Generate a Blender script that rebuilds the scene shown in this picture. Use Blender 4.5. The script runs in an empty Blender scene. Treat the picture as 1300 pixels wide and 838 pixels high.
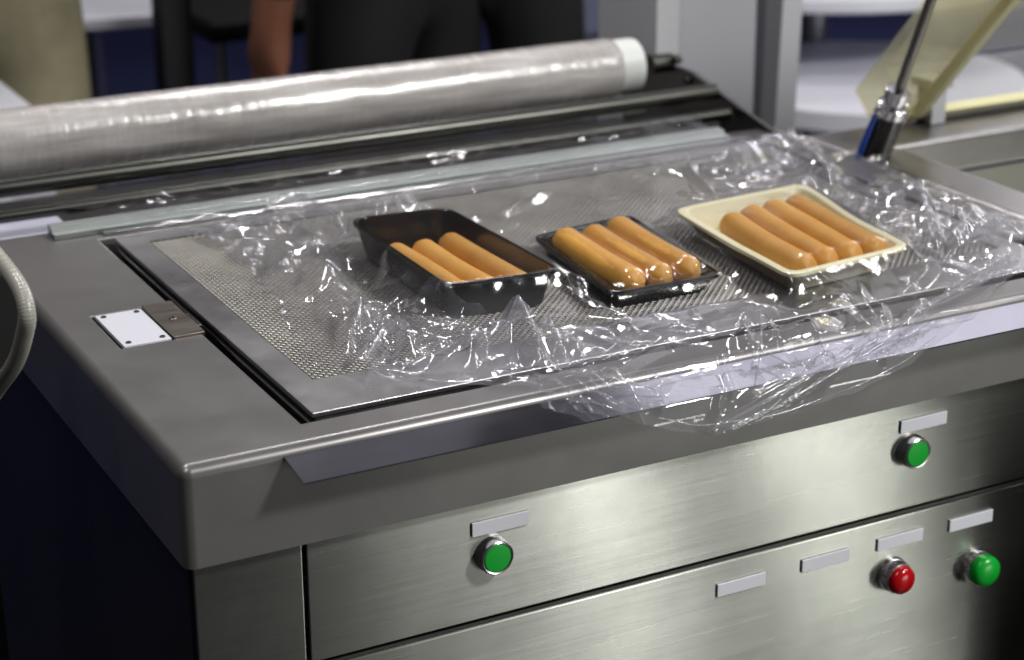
import bpy, bmesh, math, random
import numpy as np
from mathutils import Vector, Matrix
R = math.radians
random.seed(7); rng = np.random.default_rng(11)
S = bpy.context.scene
COL = S.collection

# ------------------------------------------------------------------ camera, world, lamps, exposure
cam_d = bpy.data.cameras.new('camera'); cam = bpy.data.objects.new('camera', cam_d); COL.objects.link(cam)
m0 = Vector((0.88325412, -0.46886612, -0.00517004)); m1 = Vector((-0.15912734, -0.28935738, -0.9439019)); m2 = Vector((0.44106763, 0.83452793, -0.33018551))
mw = Matrix.Identity(4)
for i in range(3):
    mw[i][0] = m0[i]; mw[i][1] = -m1[i]; mw[i][2] = -m2[i]
mw.translation = Vector((-0.39368851, -1.26101186, 0.58757007))
cam.matrix_world = mw
cam_d.sensor_width = 36; cam_d.lens = 2491.84 / 1300 * 36; cam_d.shift_y = -45 / 1300
cam_d.clip_start = 0.05; cam_d.clip_end = 60
cam_d.dof.use_dof = True; cam_d.dof.focus_distance = 1.60; cam_d.dof.aperture_fstop = 5.0; cam_d.dof.aperture_blades = 8
S.camera = cam
W = bpy.data.worlds.new('World'); S.world = W; W.use_nodes = True
W.node_tree.nodes['Background'].inputs[0].default_value = (0.95, 0.92, 1.0, 1)
W.node_tree.nodes['Background'].inputs[1].default_value = 0.030
S.view_settings.view_transform = 'Standard'; S.view_settings.look = 'None'; S.view_settings.exposure = 0.0; S.view_settings.gamma = 1
S.render.engine = 'CYCLES'
S.cycles.use_denoising = True
S.cycles.max_bounces = 14; S.cycles.transparent_max_bounces = 24; S.cycles.transmission_bounces = 8; S.cycles.glossy_bounces = 6
S.cycles.caustics_reflective = False; S.cycles.caustics_refractive = False; S.cycles.sample_clamp_indirect = 4.0
S.cycles.blur_glossy = 0.3

def lamp(loc, aim, sx, sy, power, col=(1, 1, 1)):
    d = bpy.data.lights.new('hall_or_fill_lamp', 'AREA'); d.shape = 'RECTANGLE'; d.size = sx; d.size_y = sy; d.energy = power; d.color = col
    o = bpy.data.objects.new('hall_or_fill_lamp', d); COL.objects.link(o); o.location = loc
    o.rotation_euler = (Vector(aim) - Vector(loc)).to_track_quat('-Z', 'Y').to_euler()
    return o
# ceiling lamps of the exhibition hall, plus added fill panels (z is measured from the counter top, the ceiling is about 2.6 m above it)
lamp((2.65, 1.0, 2.5), (0.95, 0.3, 0), 2.3, 1.0, 8.0, (0.93, 0.92, 1.0))      # added broad dim panel for the polished front strip to reflect
lamp((1.10, 1.0, 2.5), (0.6, 0.3, 0), 0.45, 1.0, 0.15, (0.90, 0.90, 1.0))  # added faint panel, lifts the reflection at the strip's left end
lamp((5.2, 2.9, 1.5), (0.9, 0.3, 0), 2.4, 2.4, 58, (0.92, 0.90, 1.0))         # added broad fill panel at right, brightens the ledge and counter
lamp((5.4, 3.0, 2.6), (0.9, 0.3, 0), 1.6, 0.09, 55, (0.96, 0.95, 1.0))
lamp((-0.15, 1.5, 2.6), (0.5, 0.25, 0), 0.7, 0.05, 28, (1.0, 0.98, 0.98))     # tubes above the machine
lamp((1.5, 2.3, 2.6), (0.6, 0.25, 0), 0.8, 0.045, 26, (1.0, 0.98, 0.98))
lamp((3.4, -0.6, 2.6), (0.6, 0.25, 0), 0.05, 1.0, 26, (1.0, 0.98, 1.0))
lamp((-0.9, -0.6, 2.6), (0.4, 0.1, 0), 0.07, 1.0, 18, (1.0, 0.98, 0.95))
lamp((2.1, -2.2, 2.4), (0.5, 0.0, -0.2), 0.5, 0.5, 105, (1.0, 1.0, 0.97))      # over the aisle in front
# added low fill panels in front, out of view, giving the brushed steel its bright bands
lamp((1.25, -2.4, -0.35), (0.3, 0.0, -0.2), 0.30, 0.8, 1.1, (0.99, 1.0, 0.95))
lamp((1.64, -2.4, -0.35), (0.4, 0.0, -0.2), 0.22, 0.8, 5.5, (0.97, 1.0, 0.92))
lamp((2.25, -2.4, -0.35), (0.6, 0.0, -0.2), 0.30, 0.8, 8.5, (0.97, 1.0, 0.92))

# ------------------------------------------------------------------ materials
def mat(name, col=(0.5, 0.5, 0.5), rough=0.4, metal=0.0, **k):
    m = bpy.data.materials.new(name); m.use_nodes = True
    b = m.node_tree.nodes['Principled BSDF']
    b.inputs['Base Color'].default_value = (*col, 1); b.inputs['Roughness'].default_value = rough; b.inputs['Metallic'].default_value = metal
    for kk, v in k.items(): b.inputs[kk.replace('_', ' ')].default_value = v
    return m
def N(m, t, **k):
    n = m.node_tree.nodes.new(t)
    for a, v in k.items(): setattr(n, a, v)
    return n
def L(m, a, b): m.node_tree.links.new(a, b)
def P(m): return m.node_tree.nodes['Principled BSDF']
def coords(m, scale=(1, 1, 1), rot=(0, 0, 0)):
    tc = N(m, 'ShaderNodeTexCoord'); mp = N(m, 'ShaderNodeMapping')
    mp.inputs['Scale'].default_value = scale; mp.inputs['Rotation'].default_value = rot
    L(m, tc.outputs['Object'], mp.inputs['Vector']); return mp.outputs['Vector']
def noise(m, vec, scale=5, detail=4, rough=0.55):
    n = N(m, 'ShaderNodeTexNoise'); n.inputs['Scale'].default_value = scale; n.inputs['Detail'].default_value = detail; n.inputs['Roughness'].default_value = rough
    L(m, vec, n.inputs['Vector']); return n.outputs['Fac']
def ramp(m, fac, stops):
    r = N(m, 'ShaderNodeValToRGB'); e = r.color_ramp.elements
    while len(e) < len(stops): e.new(0.5)
    for x, (p, c) in zip(e, stops): x.position = p; x.color = (*c, 1) if len(c) == 3 else c
    L(m, fac, r.inputs['Fac']); return r.outputs['Color']
def g(v): return (v, v, v)
def bump(m, h, strength=0.3, dist=0.001, base=None):
    b = N(m, 'ShaderNodeBump'); b.inputs['Strength'].default_value = strength; b.inputs['Distance'].default_value = dist
    L(m, h, b.inputs['Height'])
    if base is not None: L(m, base, b.inputs['Normal'])
    return b.outputs['Normal']

def steel(name, col, rough, smear=(14, 1.2, 14), var=0.12, brush=None, aniso=0.0, tangent=None, bstr=0.05):
    m = mat(name, col, rough, 1.0); p = P(m)
    f = noise(m, coords(m, smear), 3, 5, 0.6)
    L(m, ramp(m, f, [(0.25, g(max(0, rough - var))), (0.75, g(rough + var))]), p.inputs['Roughness'])
    f2 = noise(m, coords(m, (3, 3, 3)), 2.2, 5, 0.6)
    c = ramp(m, f2, [(0.3, tuple(x * 0.86 for x in col)), (0.7, tuple(min(1, x * 1.06) for x in col))]); L(m, c, p.inputs['Base Color'])
    if brush:
        b = noise(m, coords(m, brush), 4, 3, 0.7); L(m, bump(m, b, bstr, 0.0006), p.inputs['Normal'])
    if aniso:
        p.inputs['Anisotropic'].default_value = aniso
        v = N(m, 'ShaderNodeCombineXYZ')
        for i in range(3): v.inputs[i].default_value = tangent[i]
        L(m, v.outputs[0], p.inputs['Tangent'])
    return m
M = {}
M['counter'] = steel('satin_steel', (0.225, 0.215, 0.213), 0.33, (5, 5, 5), 0.05, (300, 6, 6), bstr=0.02)
P(M['counter']).inputs['Metallic'].default_value = 0.6
M['panel'] = steel('brushed_steel', (0.47, 0.47, 0.44), 0.26, (2, 60, 160), 0.02, (2.2, 300, 420), 1.0, (0, 0, 1), bstr=0.008)
m = M['panel']; sm = noise(m, coords(m, (1, 1, 1)), 9, 6, 0.65); sp_ = noise(m, coords(m, (1, 1, 1)), 320, 2, 0.5)
cc = [l for l in m.node_tree.links if l.to_socket == P(m).inputs['Base Color']][0].from_socket
mx = N(m, 'ShaderNodeMixRGB', blend_type='MULTIPLY'); mx.inputs[0].default_value = 1; L(m, cc, mx.inputs[1]); L(m, ramp(m, sm, [(0.30, g(0.82)), (0.62, g(1.0))]), mx.inputs[2])
m2x = N(m, 'ShaderNodeMixRGB', blend_type='MULTIPLY'); m2x.inputs[0].default_value = 1; L(m, mx.outputs[0], m2x.inputs[1]); L(m, ramp(m, sp_, [(0.24, g(0.55)), (0.29, g(1.0))]), m2x.inputs[2]); L(m, m2x.outputs[0], P(m).inputs['Base Color'])
M['dark_steel'] = steel('dark_steel', (0.16, 0.155, 0.15), 0.34, (3, 3, 3), 0.08)
M['bright'] = steel('polished_steel', (0.62, 0.62, 0.64), 0.16, (6, 30, 30), 0.07)
M['frame'] = steel('worn_steel', (0.58, 0.57, 0.58), 0.30, (4, 4, 4), 0.07)
M['chrome'] = mat('chrome', (0.85, 0.83, 0.85), 0.24, 1.0)
M['rod'] = steel('roller_steel', (0.075, 0.075, 0.068), 0.32, (4, 60, 60), 0.06)
M['apron'] = steel('polished_strip', (0.62, 0.61, 0.67), 0.10, (3, 8, 8), 0.03)
M['cavity'] = mat('dark_cavity', (0.012, 0.012, 0.013), 0.7)
M['black_body'] = mat('black_paint', (0.008, 0.008, 0.010), 0.45)
M['alu'] = steel('pale_aluminium_profile', (0.38, 0.41, 0.395), 0.46, (2, 50, 50), 0.06)
M['white_plate'] = mat('white_enamel', (0.66, 0.66, 0.72), 0.35)
M['clip'] = steel('bronze_steel', (0.34, 0.30, 0.26), 0.34, (8, 40, 8), 0.05, (10, 400, 10))
M['tag'] = mat('white_tag', (0.70, 0.70, 0.76), 0.45)
M['green'] = mat('green_plastic', (0.004, 0.36, 0.03), 0.28)
M['red'] = mat('red_plastic', (0.42, 0.004, 0.008), 0.16)
M['paper'] = mat('white_paper', (0.62, 0.62, 0.74), 0.6)
M['core'] = mat('white_plastic', (0.72, 0.74, 0.72), 0.35, Subsurface_Weight=0.2, Subsurface_Radius=(0.01, 0.01, 0.01))
M['tan_strand'] = mat('tan_strand', (0.45, 0.41, 0.34), 0.38, 0.8)
m = M['tan_strand']
L(m, ramp(m, noise(m, coords(m), 14, 4), [(0.3, (0.17, 0.16, 0.148)), (0.7, (0.27, 0.255, 0.232))]), P(m).inputs['Base Color'])
M['black_tray'] = mat('black_plastic', (0.006, 0.0055, 0.005), 0.22, Coat_Weight=0.3)
M['cream_tray'] = mat('cream_foam_plastic', (0.80, 0.75, 0.50), 0.42, Subsurface_Weight=0.15, Subsurface_Radius=(0.006, 0.005, 0.003))
def sausage_mat():
    m = mat('sausage_skin', (0.52, 0.19, 0.03), 0.50, Subsurface_Weight=0.25, Subsurface_Radius=(0.008, 0.003, 0.001), Coat_Weight=0.0)
    m.node_tree.nodes['Principled BSDF'].inputs['Subsurface Scale'].default_value = 0.4
    oi = N(m, 'ShaderNodeObjectInfo'); f = noise(m, coords(m), 22, 6, 0.65)
    c = ramp(m, f, [(0.25, (0.62, 0.285, 0.038)), (0.5, (0.72, 0.360, 0.058)), (0.8, (0.79, 0.420, 0.082))])
    mx = N(m, 'ShaderNodeMixRGB', blend_type='MULTIPLY'); mx.inputs[0].default_value = 1
    L(m, c, mx.inputs[1]); L(m, ramp(m, oi.outputs['Random'], [(0, (0.80, 0.78, 0.74)), (1, g(1.0))]), mx.inputs[2]); L(m, mx.outputs[0], P(m).inputs['Base Color'])
    L(m, bump(m, noise(m, coords(m), 260, 4, 0.6), 0.25, 0.0006), P(m).inputs['Normal'])
    return m
M['sausage'] = sausage_mat()
M['column'] = mat('grey_white_paint', (0.40, 0.395, 0.43), 0.45)
M['column_edge'] = mat('pale_grey_paint', (0.50, 0.50, 0.53), 0.38)
M['blue_hose'] = mat('blue_plastic', (0.006, 0.055, 0.36), 0.3)
M['strut_black'] = mat('black_cylinder_paint', (0.030, 0.029, 0.028), 0.22, 0.3)
M['gasket'] = mat('yellow_gasket', (0.84, 0.79, 0.48), 0.5)
M['chamber'] = mat('grey_chamber_steel', (0.40, 0.40, 0.36), 0.38, 0.85)
M['ledge'] = steel('ledge_steel', (0.44, 0.42, 0.42), 0.34, (4, 4, 4), 0.05)
M['hose'] = mat('ribbed_clear_hose', (0.34, 0.33, 0.29), 0.28)
M['rubber'] = mat('black_rubber', (0.004, 0.004, 0.004), 0.75, Specular_IOR_Level=0.2)
def acrylic(name, tint, haze, a=0.0):
    m = bpy.data.materials.new(name); m.use_nodes = True; nt = m.node_tree; nt.nodes.clear()
    out = N(m, 'ShaderNodeOutputMaterial'); t = N(m, 'ShaderNodeBsdfTransparent'); gl = N(m, 'ShaderNodeBsdfGlossy'); tr = N(m, 'ShaderNodeBsdfTranslucent'); df = N(m, 'ShaderNodeBsdfDiffuse')
    t.inputs[0].default_value = (*tint, 1); gl.inputs['Roughness'].default_value = 0.08; tr.inputs[0].default_value = (*tint, 1); df.inputs[0].default_value = (*tint, 1)
    a0 = N(m, 'ShaderNodeMixShader'); a0.inputs[0].default_value = 0.5; L(m, df.outputs[0], a0.inputs[1]); L(m, tr.outputs[0], a0.inputs[2])
    a1 = N(m, 'ShaderNodeMixShader'); a1.inputs[0].default_value = haze; L(m, t.outputs[0], a1.inputs[1]); L(m, a0.outputs[0], a1.inputs[2])
    lw = N(m, 'ShaderNodeLayerWeight'); pw = N(m, 'ShaderNodeMath', operation='POWER'); L(m, lw.outputs['Facing'], pw.inputs[0]); pw.inputs[1].default_value = 5.0
    fr = N(m, 'ShaderNodeMath', operation='MULTIPLY_ADD'); L(m, pw.outputs[0], fr.inputs[0]); fr.inputs[1].default_value = 0.85; fr.inputs[2].default_value = 0.06
    a2 = N(m, 'ShaderNodeMixShader'); L(m, fr.outputs[0], a2.inputs[0]); L(m, a1.outputs[0], a2.inputs[1]); L(m, gl.outputs[0], a2.inputs[2])
    L(m, a2.outputs[0], out.inputs[0]); return m
M['acrylic'] = acrylic('clear_acrylic', (0.93, 0.93, 0.92), 0.16)
M['acrylic_side'] = acrylic('cream_acrylic', (0.93, 0.91, 0.74), 0.17)

def film_mat():
    m = bpy.data.materials.new('cling_film'); m.use_nodes = True; nt = m.node_tree; nt.nodes.clear()
    out = N(m, 'ShaderNodeOutputMaterial')
    tr = N(m, 'ShaderNodeBsdfTransparent'); tr.inputs[0].default_value = (0.975, 0.972, 0.985, 1)
    gl = N(m, 'ShaderNodeBsdfGlossy'); gl.inputs['Roughness'].default_value = 0.085; gl.inputs[0].default_value = (1, 1, 1, 1)
    df = N(m, 'ShaderNodeBsdfDiffuse'); df.inputs[0].default_value = (0.80, 0.79, 0.84, 1)
    tl = N(m, 'ShaderNodeBsdfTranslucent'); tl.inputs[0].default_value = (0.80, 0.79, 0.84, 1)
    v = coords(m)
    n1 = noise(m, v, 40, 2, 0.5); n2 = noise(m, v, 420, 3, 0.6)
    b1 = bump(m, n1, 0.22, 0.0012); b2 = bump(m, n2, 0.30, 0.0003, b1)
    for s in (gl, df): L(m, b2, s.inputs['Normal'])
    at = N(m, 'ShaderNodeAttribute'); at.attribute_name = 'crumple'
    hz = N(m, 'ShaderNodeMath', operation='MULTIPLY_ADD'); L(m, at.outputs['Fac'], hz.inputs[0]); hz.inputs[1].default_value = 0.17; hz.inputs[2].default_value = 0.006
    a0 = N(m, 'ShaderNodeMixShader'); a0.inputs[0].default_value = 0.5; L(m, df.outputs[0], a0.inputs[1]); L(m, tl.outputs[0], a0.inputs[2])
    a1 = N(m, 'ShaderNodeMixShader'); L(m, hz.outputs[0], a1.inputs[0]); L(m, tr.outputs[0], a1.inputs[1]); L(m, a0.outputs[0], a1.inputs[2])
    lw = N(m, 'ShaderNodeLayerWeight'); lw.inputs['Blend'].default_value = 0.5; L(m, b1, lw.inputs['Normal'])
    pw = N(m, 'ShaderNodeMath', operation='POWER'); L(m, lw.outputs['Facing'], pw.inputs[0]); pw.inputs[1].default_value = 5.0
    fm = N(m, 'ShaderNodeMath', operation='MULTIPLY_ADD'); L(m, pw.outputs[0], fm.inputs[0]); fm.inputs[1].default_value = 0.80; fm.inputs[2].default_value = 0.075; fm.use_clamp = True
    a2 = N(m, 'ShaderNodeMixShader'); L(m, fm.outputs[0], a2.inputs[0]); L(m, a1.outputs[0], a2.inputs[1]); L(m, gl.outputs[0], a2.inputs[2])
    L(m, a2.outputs[0], out.inputs[0]); return m
M['film'] = film_mat()
def roll_mat():
    m = mat('wound_film', (0.5, 0.48, 0.47), 0.22, Coat_Weight=0.7, Coat_Roughness=0.10, Subsurface_Weight=0.3, Subsurface_Radius=(0.02, 0.02, 0.02))
    a = noise(m, coords(m, (1.0, 9, 9), (0, 0, R(6))), 6, 6, 0.65); b = noise(m, coords(m, (30, 5, 5), (0, R(40), R(-48))), 3, 4, 0.6); c = noise(m, coords(m, (0.5, 60, 60)), 5, 3, 0.6)
    L(m, ramp(m, a, [(0.28, (0.30, 0.275, 0.265)), (0.52, (0.47, 0.44, 0.425)), (0.76, (0.68, 0.655, 0.65))]), P(m).inputs['Base Color'])
    n = bump(m, a, 0.30, 0.004); n = bump(m, b, 0.30, 0.003, n); n = bump(m, c, 0.10, 0.0008, n); L(m, n, P(m).inputs['Normal']); L(m, n, P(m).inputs['Coat Normal'])
    L(m, ramp(m, b, [(0.3, g(0.12)), (0.7, g(0.36))]), P(m).inputs['Roughness'])
    return m
M['roll'] = roll_mat()
def cloth(name, c, s=8):
    m = mat(name, c, 0.8); f = noise(m, coords(m), s, 5, 0.6)
    L(m, ramp(m, f, [(0.3, tuple(x * 0.7 for x in c)), (0.7, tuple(min(1, x * 1.2) for x in c))]), P(m).inputs['Base Color']); return m
M['khaki'] = cloth('khaki_cloth', (0.28, 0.25, 0.155)); M['black_cloth'] = cloth('black_cloth', (0.006, 0.006, 0.007)); M['shirt'] = cloth('grey_cloth', (0.16, 0.16, 0.19))
M['skin'] = mat('skin', (0.24, 0.095, 0.055), 0.5); M['hair'] = mat('dark_hair', (0.01, 0.008, 0.006), 0.5); M['shoe'] = mat('black_leather', (0.01, 0.01, 0.01), 0.35)
M['carpet'] = cloth('navy_carpet', (0.010, 0.014, 0.075), 60)
M['partition'] = mat('grey_blue_panel', (0.15, 0.165, 0.24), 0.6)
M['wall'] = mat('dark_navy_wall', (0.006, 0.007, 0.014), 0.7)
M['white_top'] = mat('white_laminate', (0.66, 0.66, 0.72), 0.35)
M['pole_grey'] = mat('grey_metal', (0.3, 0.3, 0.34), 0.3, 0.8)

# ------------------------------------------------------------------ helpers
def wloc(o):
    v = Vector((0, 0, 0))
    while o: v += o.location; o = o.parent
    return v
def link(name, me, m, parent=None):
    if parent is not None: me.transform(Matrix.Translation(-wloc(parent)))
    me.name = name
    o = bpy.data.objects.new(name, me); COL.objects.link(o)
    for x in (m if isinstance(m, (list, tuple)) else [m]): me.materials.append(x)
    if parent is not None: o.parent = parent
    return o
def obj(name, bm, m, parent=None, smooth=True, angle=35, weighted=True):
    bmesh.ops.recalc_face_normals(bm, faces=bm.faces)
    me = bpy.data.meshes.new(name); bm.to_mesh(me); bm.free()
    if smooth:
        me.polygons.foreach_set('use_smooth', [True] * len(me.polygons)); me.set_sharp_from_angle(angle=R(angle))
    o = link(name, me, m, parent)
    if smooth and weighted: w = o.modifiers.new('weighted_normals', 'WEIGHTED_NORMAL'); w.keep_sharp = True; w.weight = 100
    return o
def tag(o, label, cat, group=None, kind=None):
    if label: o['label'] = label
    if cat: o['category'] = cat
    if group: o['group'] = group
    if kind: o['kind'] = kind
    return o
def thing(name, label, cat, loc, group=None):
    o = bpy.data.objects.new(name, None); COL.objects.link(o); o.location = loc; o.empty_display_size = 0.05
    return tag(o, label, cat, group)
def structure(name, bm, m):
    o = obj(name, bm, m); o['kind'] = 'structure'; return o
def box(bm, x0, x1, y0, y1, z0, z1, bev=0.0, seg=2, mx=None):
    vs = [bm.verts.new((x, y, z)) for x in (x0, x1) for y in (y0, y1) for z in (z0, z1)]
    f = [(0, 1, 3, 2), (4, 6, 7, 5), (0, 4, 5, 1), (2, 3, 7, 6), (0, 2, 6, 4), (1, 5, 7, 3)]
    fs = [bm.faces.new([vs[i] for i in q]) for q in f]
    if mx is not None:
        for v in vs: v.co = mx @ v.co
    if bev > 0:
        es = set(e for q in fs for e in q.edges); bmesh.ops.bevel(bm, geom=list(es), offset=bev, segments=seg, profile=0.5, affect='EDGES')
    return bm
def BM(): return bmesh.new()
def cyl(bm, a, b, r, r2=None, n=32, caps=True):
    a, b = Vector(a), Vector(b); d = (b - a).normalized(); u = d.orthogonal().normalized(); w = d.cross(u); r2 = r if r2 is None else r2
    A = [bm.verts.new(a + (u * math.cos(t) + w * math.sin(t)) * r) for t in [2 * math.pi * i / n for i in range(n)]]
    B = [bm.verts.new(b + (u * math.cos(t) + w * math.sin(t)) * r2) for t in [2 * math.pi * i / n for i in range(n)]]
    for i in range(n): bm.faces.new((A[i], A[(i + 1) % n], B[(i + 1) % n], B[i]))
    if caps: bm.faces.new(A[::-1]); bm.faces.new(B)
    return bm
def lathe(bm, o, axis, prof, n=40, cap0=True, cap1=True):
    o = Vector(o); d = Vector(axis).normalized(); u = d.orthogonal().normalized(); w = d.cross(u); rings = []
    for r, h in prof:
        rings.append([bm.verts.new(o + d * h + (u * math.cos(2 * math.pi * i / n) + w * math.sin(2 * math.pi * i / n)) * r) for i in range(n)])
    for A, B in zip(rings, rings[1:]):
        for i in range(n): bm.faces.new((A[i], A[(i + 1) % n], B[(i + 1) % n], B[i]))
    if cap0: bm.faces.new(rings[0][::-1])
    if cap1: bm.faces.new(rings[-1])
    return bm
def tube(bm, pts, rad, n=16, caps=True):
    pts = [Vector(p) for p in pts]; rad = rad if isinstance(rad, (list, tuple)) else [rad] * len(pts); rings = []; u = None
    for i, p in enumerate(pts):
        d = (pts[min(i + 1, len(pts) - 1)] - pts[max(i - 1, 0)]).normalized()
        u = d.orthogonal().normalized() if u is None else (u - d * u.dot(d)).normalized(); w = d.cross(u)
        rings.append([bm.verts.new(p + (u * math.cos(2 * math.pi * k / n) + w * math.sin(2 * math.pi * k / n)) * rad[i]) for k in range(n)])
    for A, B in zip(rings, rings[1:]):
        for k in range(n): bm.faces.new((A[k], A[(k + 1) % n], B[(k + 1) % n], B[k]))
    if caps: bm.faces.new(rings[0][::-1]); bm.faces.new(rings[-1])
    return bm
def spline(pts, n):
    P_ = [Vector(p) for p in pts]; P_ = [P_[0] * 2 - P_[1]] + P_ + [P_[-1] * 2 - P_[-2]]; out = []
    for i in range(1, len(P_) - 2):
        a, b, c, d = P_[i - 1:i + 3]
        for k in range(n):
            t = k / n; out.append(0.5 * ((2 * b) + (c - a) * t + (2 * a - 5 * b + 4 * c - d) * t * t + (3 * b - a - 3 * c + d) * t ** 3))
    return out + [P_[-2]]
def prism(bm, poly, lo, hi, axis=0):   # polygon in the two other axes, extruded along one
    def at(p, h): q = list(p); q.insert(axis, h); return q
    A = [bm.verts.new(at(p, lo)) for p in poly]; B = [bm.verts.new(at(p, hi)) for p in poly]; n = len(poly)
    bm.faces.new(A); bm.faces.new(B[::-1])
    for i in range(n): bm.faces.new((A[i], B[i], B[(i + 1) % n], A[(i + 1) % n]))
    return bm

# ------------------------------------------------------------------ the setting: carpet, far wall
FLOOR = -0.90
bm = BM(); box(bm, -8, 14, -6, 16, FLOOR - 0.1, FLOOR); structure('floor', bm, M['carpet'])
bm = BM(); box(bm, -8, 14, 7.2, 7.4, FLOOR, 1.3); structure('back_wall', bm, M['wall'])

bm = BM(); box(bm, -4.0, 4.0, -5.0, 1.35, FLOOR + 0.0005, FLOOR + 0.006); structure('added_floor_sheet', bm, mat('dark_floor_sheet', (0.014, 0.0135, 0.014), 0.5))  # added dark sheet, keeps blue carpet out of the steel reflections
# ------------------------------------------------------------------ the wrapping machine
mach = thing('wrapping_machine', 'large stainless steel film wrapping machine with mesh plate and front push buttons', 'wrapping machine', (0.48, 0.30, FLOOR))
X1, Y1 = 0.955, 0.612; HX0, HX1, HY0, HY1 = 0.1105, 0.906, 0.0385, 0.568; FZ = -0.082
def counter():
    bm = BM()
    # clip cutout in the left rim of the hole
    outer = [(0, 0), (X1, 0), (X1, Y1), (0, Y1)]
    hole = [(HX0, HY0), (HX1, HY0), (HX1, HY1), (HX0, HY1), (HX0, 0.352), (0.0385, 0.352), (0.0385, 0.262), (HX0, 0.262)]
    vo = [bm.verts.new((x, y, 0)) for x, y in outer]; vh = [bm.verts.new((x, y, 0)) for x, y in hole]
    a, b, c, d = vo; h = vh
    for q in ((a, b, h[1], h[0]), (b, c, h[2], h[1]), (c, d, h[3], h[2]), (d, h[5], h[4], h[3]), (a, h[0], h[7], h[6]), (a, h[6], h[5], d)): bm.faces.new(q)
    eo = [e for e in bm.edges if e.verts[0] in vo and e.verts[1] in vo]; eh = [e for e in bm.edges if e.verts[0] in vh and e.verts[1] in vh and len(e.link_faces) == 1]
    r = bmesh.ops.extrude_edge_only(bm, edges=eo); nv = [v for v in r['geom'] if isinstance(v, bmesh.types.BMVert)]
    for v in nv: v.co.z = FZ
    r = bmesh.ops.extrude_edge_only(bm, edges=eh); nv2 = [v for v in r['geom'] if isinstance(v, bmesh.types.BMVert)]
    for v in nv2: v.co.z = -0.04
    bm.edges.ensure_lookup_table()
    def on(e, f): return all(f(v.co) for v in e.verts)
    top_out = [e for e in bm.edges if on(e, lambda p: abs(p.z) < 1e-6) and (on(e, lambda p: p.y < 1e-6) or on(e, lambda p: p.x < 1e-6) or on(e, lambda p: p.x > X1 - 1e-6))]
    vert = [e for e in bm.edges if abs(e.verts[0].co.z - e.verts[1].co.z) > 0.05 and on(e, lambda p: p.y < 1e-6)]
    bmesh.ops.bevel(bm, geom=top_out + vert, offset=0.0095, segments=8, profile=0.5, affect='EDGES')
    rim = [e for e in bm.edges if on(e, lambda p: abs(p.z) < 1e-6 and HX0 - 0.08 < p.x < HX1 + 0.001 and HY0 - 1e-4 < p.y < HY1 + 1e-4) and len(e.link_faces) == 2 and any(abs(f.normal.z) < 0.5 for f in e.link_faces)]
    bmesh.ops.bevel(bm, geom=rim, offset=0.0022, segments=3, profile=0.5, affect='EDGES')
    return bm
obj('counter_top', counter(), M['counter'], mach, angle=40)
bm = BM(); box(bm, 0.03, 0.94, 0.030, 0.60, -0.078, -0.060); box(bm, 0.034, 0.108, 0.257, 0.357, -0.0596, -0.012); obj('well_floor', bm, M['cavity'], mach)
# cabinet below the counter
bm = BM(); box(bm, 0.006, 0.95, 0.016, 0.90, FLOOR + 0.08, -0.0835); obj('cabinet', bm, M['black_body'], mach)
bm = BM(); box(bm, 0.008, 0.0950, 0.0090, 0.0155, FLOOR + 0.1, -0.0840, 0.0012); obj('corner_stile', bm, M['panel'], mach)
bm = BM(); box(bm, 0.0980, 0.953, 0.0085, 0.0155, -0.1895, -0.0840, 0.0014); up = obj('upper_panel', bm, M['panel'], mach)
bm = BM(); box(bm, 0.0980, 0.953, 0.0105, 0.0155, -0.195, -0.1925); obj('panel_strip', bm, M['dark_steel'], mach)
bm = BM(); box(bm, 0.0980, 0.953, 0.0085, 0.0155, -0.62, -0.1960, 0.0014); obj('lower_panel', bm, M['panel'], mach)
for x in (0.06, 0.90):
    for y in (0.07, 0.84): obj('foot', cyl(BM(), (x, y, FLOOR), (x, y, FLOOR + 0.1), 0.025), M['rubber'], mach)
# name tags and push buttons
TAGS = [(0.239, 0.2905, -0.1075), (0.6690, 0.7215, -0.1067), (0.567, 0.6195, -0.2200), (0.6510, 0.7030, -0.2195), (0.7345, 0.7860, -0.2195), (0.477, 0.5275, -0.2215)]
for i, (a, b, z) in enumerate(TAGS):
    bm = BM(); box(bm, a, b, 0.0062, 0.0083, z - 0.0062, z + 0.0062, 0.0004, 1); obj('name_tag', bm, M['tag'], mach)
def button(x, z, cap, dome, lab, k_=1.0):
    c = (x, 0.0083, z); ax = (0, -1, 0)
    bm = lathe(BM(), c, ax, [(0.0152, 0), (0.0156, 0.001), (0.0150, 0.004), (0.0150, 0.0082), (0.0145, 0.0108), (0.0135, 0.0117), (0.0123, 0.0113)], 48, cap1=False) if not dome else \
        lathe(BM(), c, ax, [(0.0165, 0), (0.0168, 0.001), (0.0160, 0.004), (0.0140, 0.0045), (0.0140, 0.013), (0.0134, 0.014)], 48)
    bz = obj('button_bezel', bm, M['chrome'], mach); bz['label'] = lab + ' button chrome bezel'
    if not dome: prof = [(0.0122, 0.0), (0.0122, 0.0108), (0.0114, 0.0117), (0.006, 0.0120), (0.001, 0.0120)]
    else: prof = [(r_ * k_, h_) for r_, h_ in [(0.0146, 0.0085), (0.0154, 0.0100), (0.0156, 0.0150), (0.0147, 0.0185), (0.0118, 0.0210), (0.0070, 0.0224), (0.0012, 0.0228)]]
    k = obj('button_cap', lathe(BM(), c, ax, prof, 48), cap, bz)
    if dome:
        bm = BM()
        for i in range(28):
            t = 2 * math.pi * i / 28; p = Vector((x + 0.0141 * math.cos(t), 0, z + 0.0141 * math.sin(t)))
            cyl(bm, (p.x, 0.0036, p.z), (p.x, -0.0045, p.z), 0.0011, n=6)
        obj('knurl', bm, M['chrome'], bz)
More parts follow.
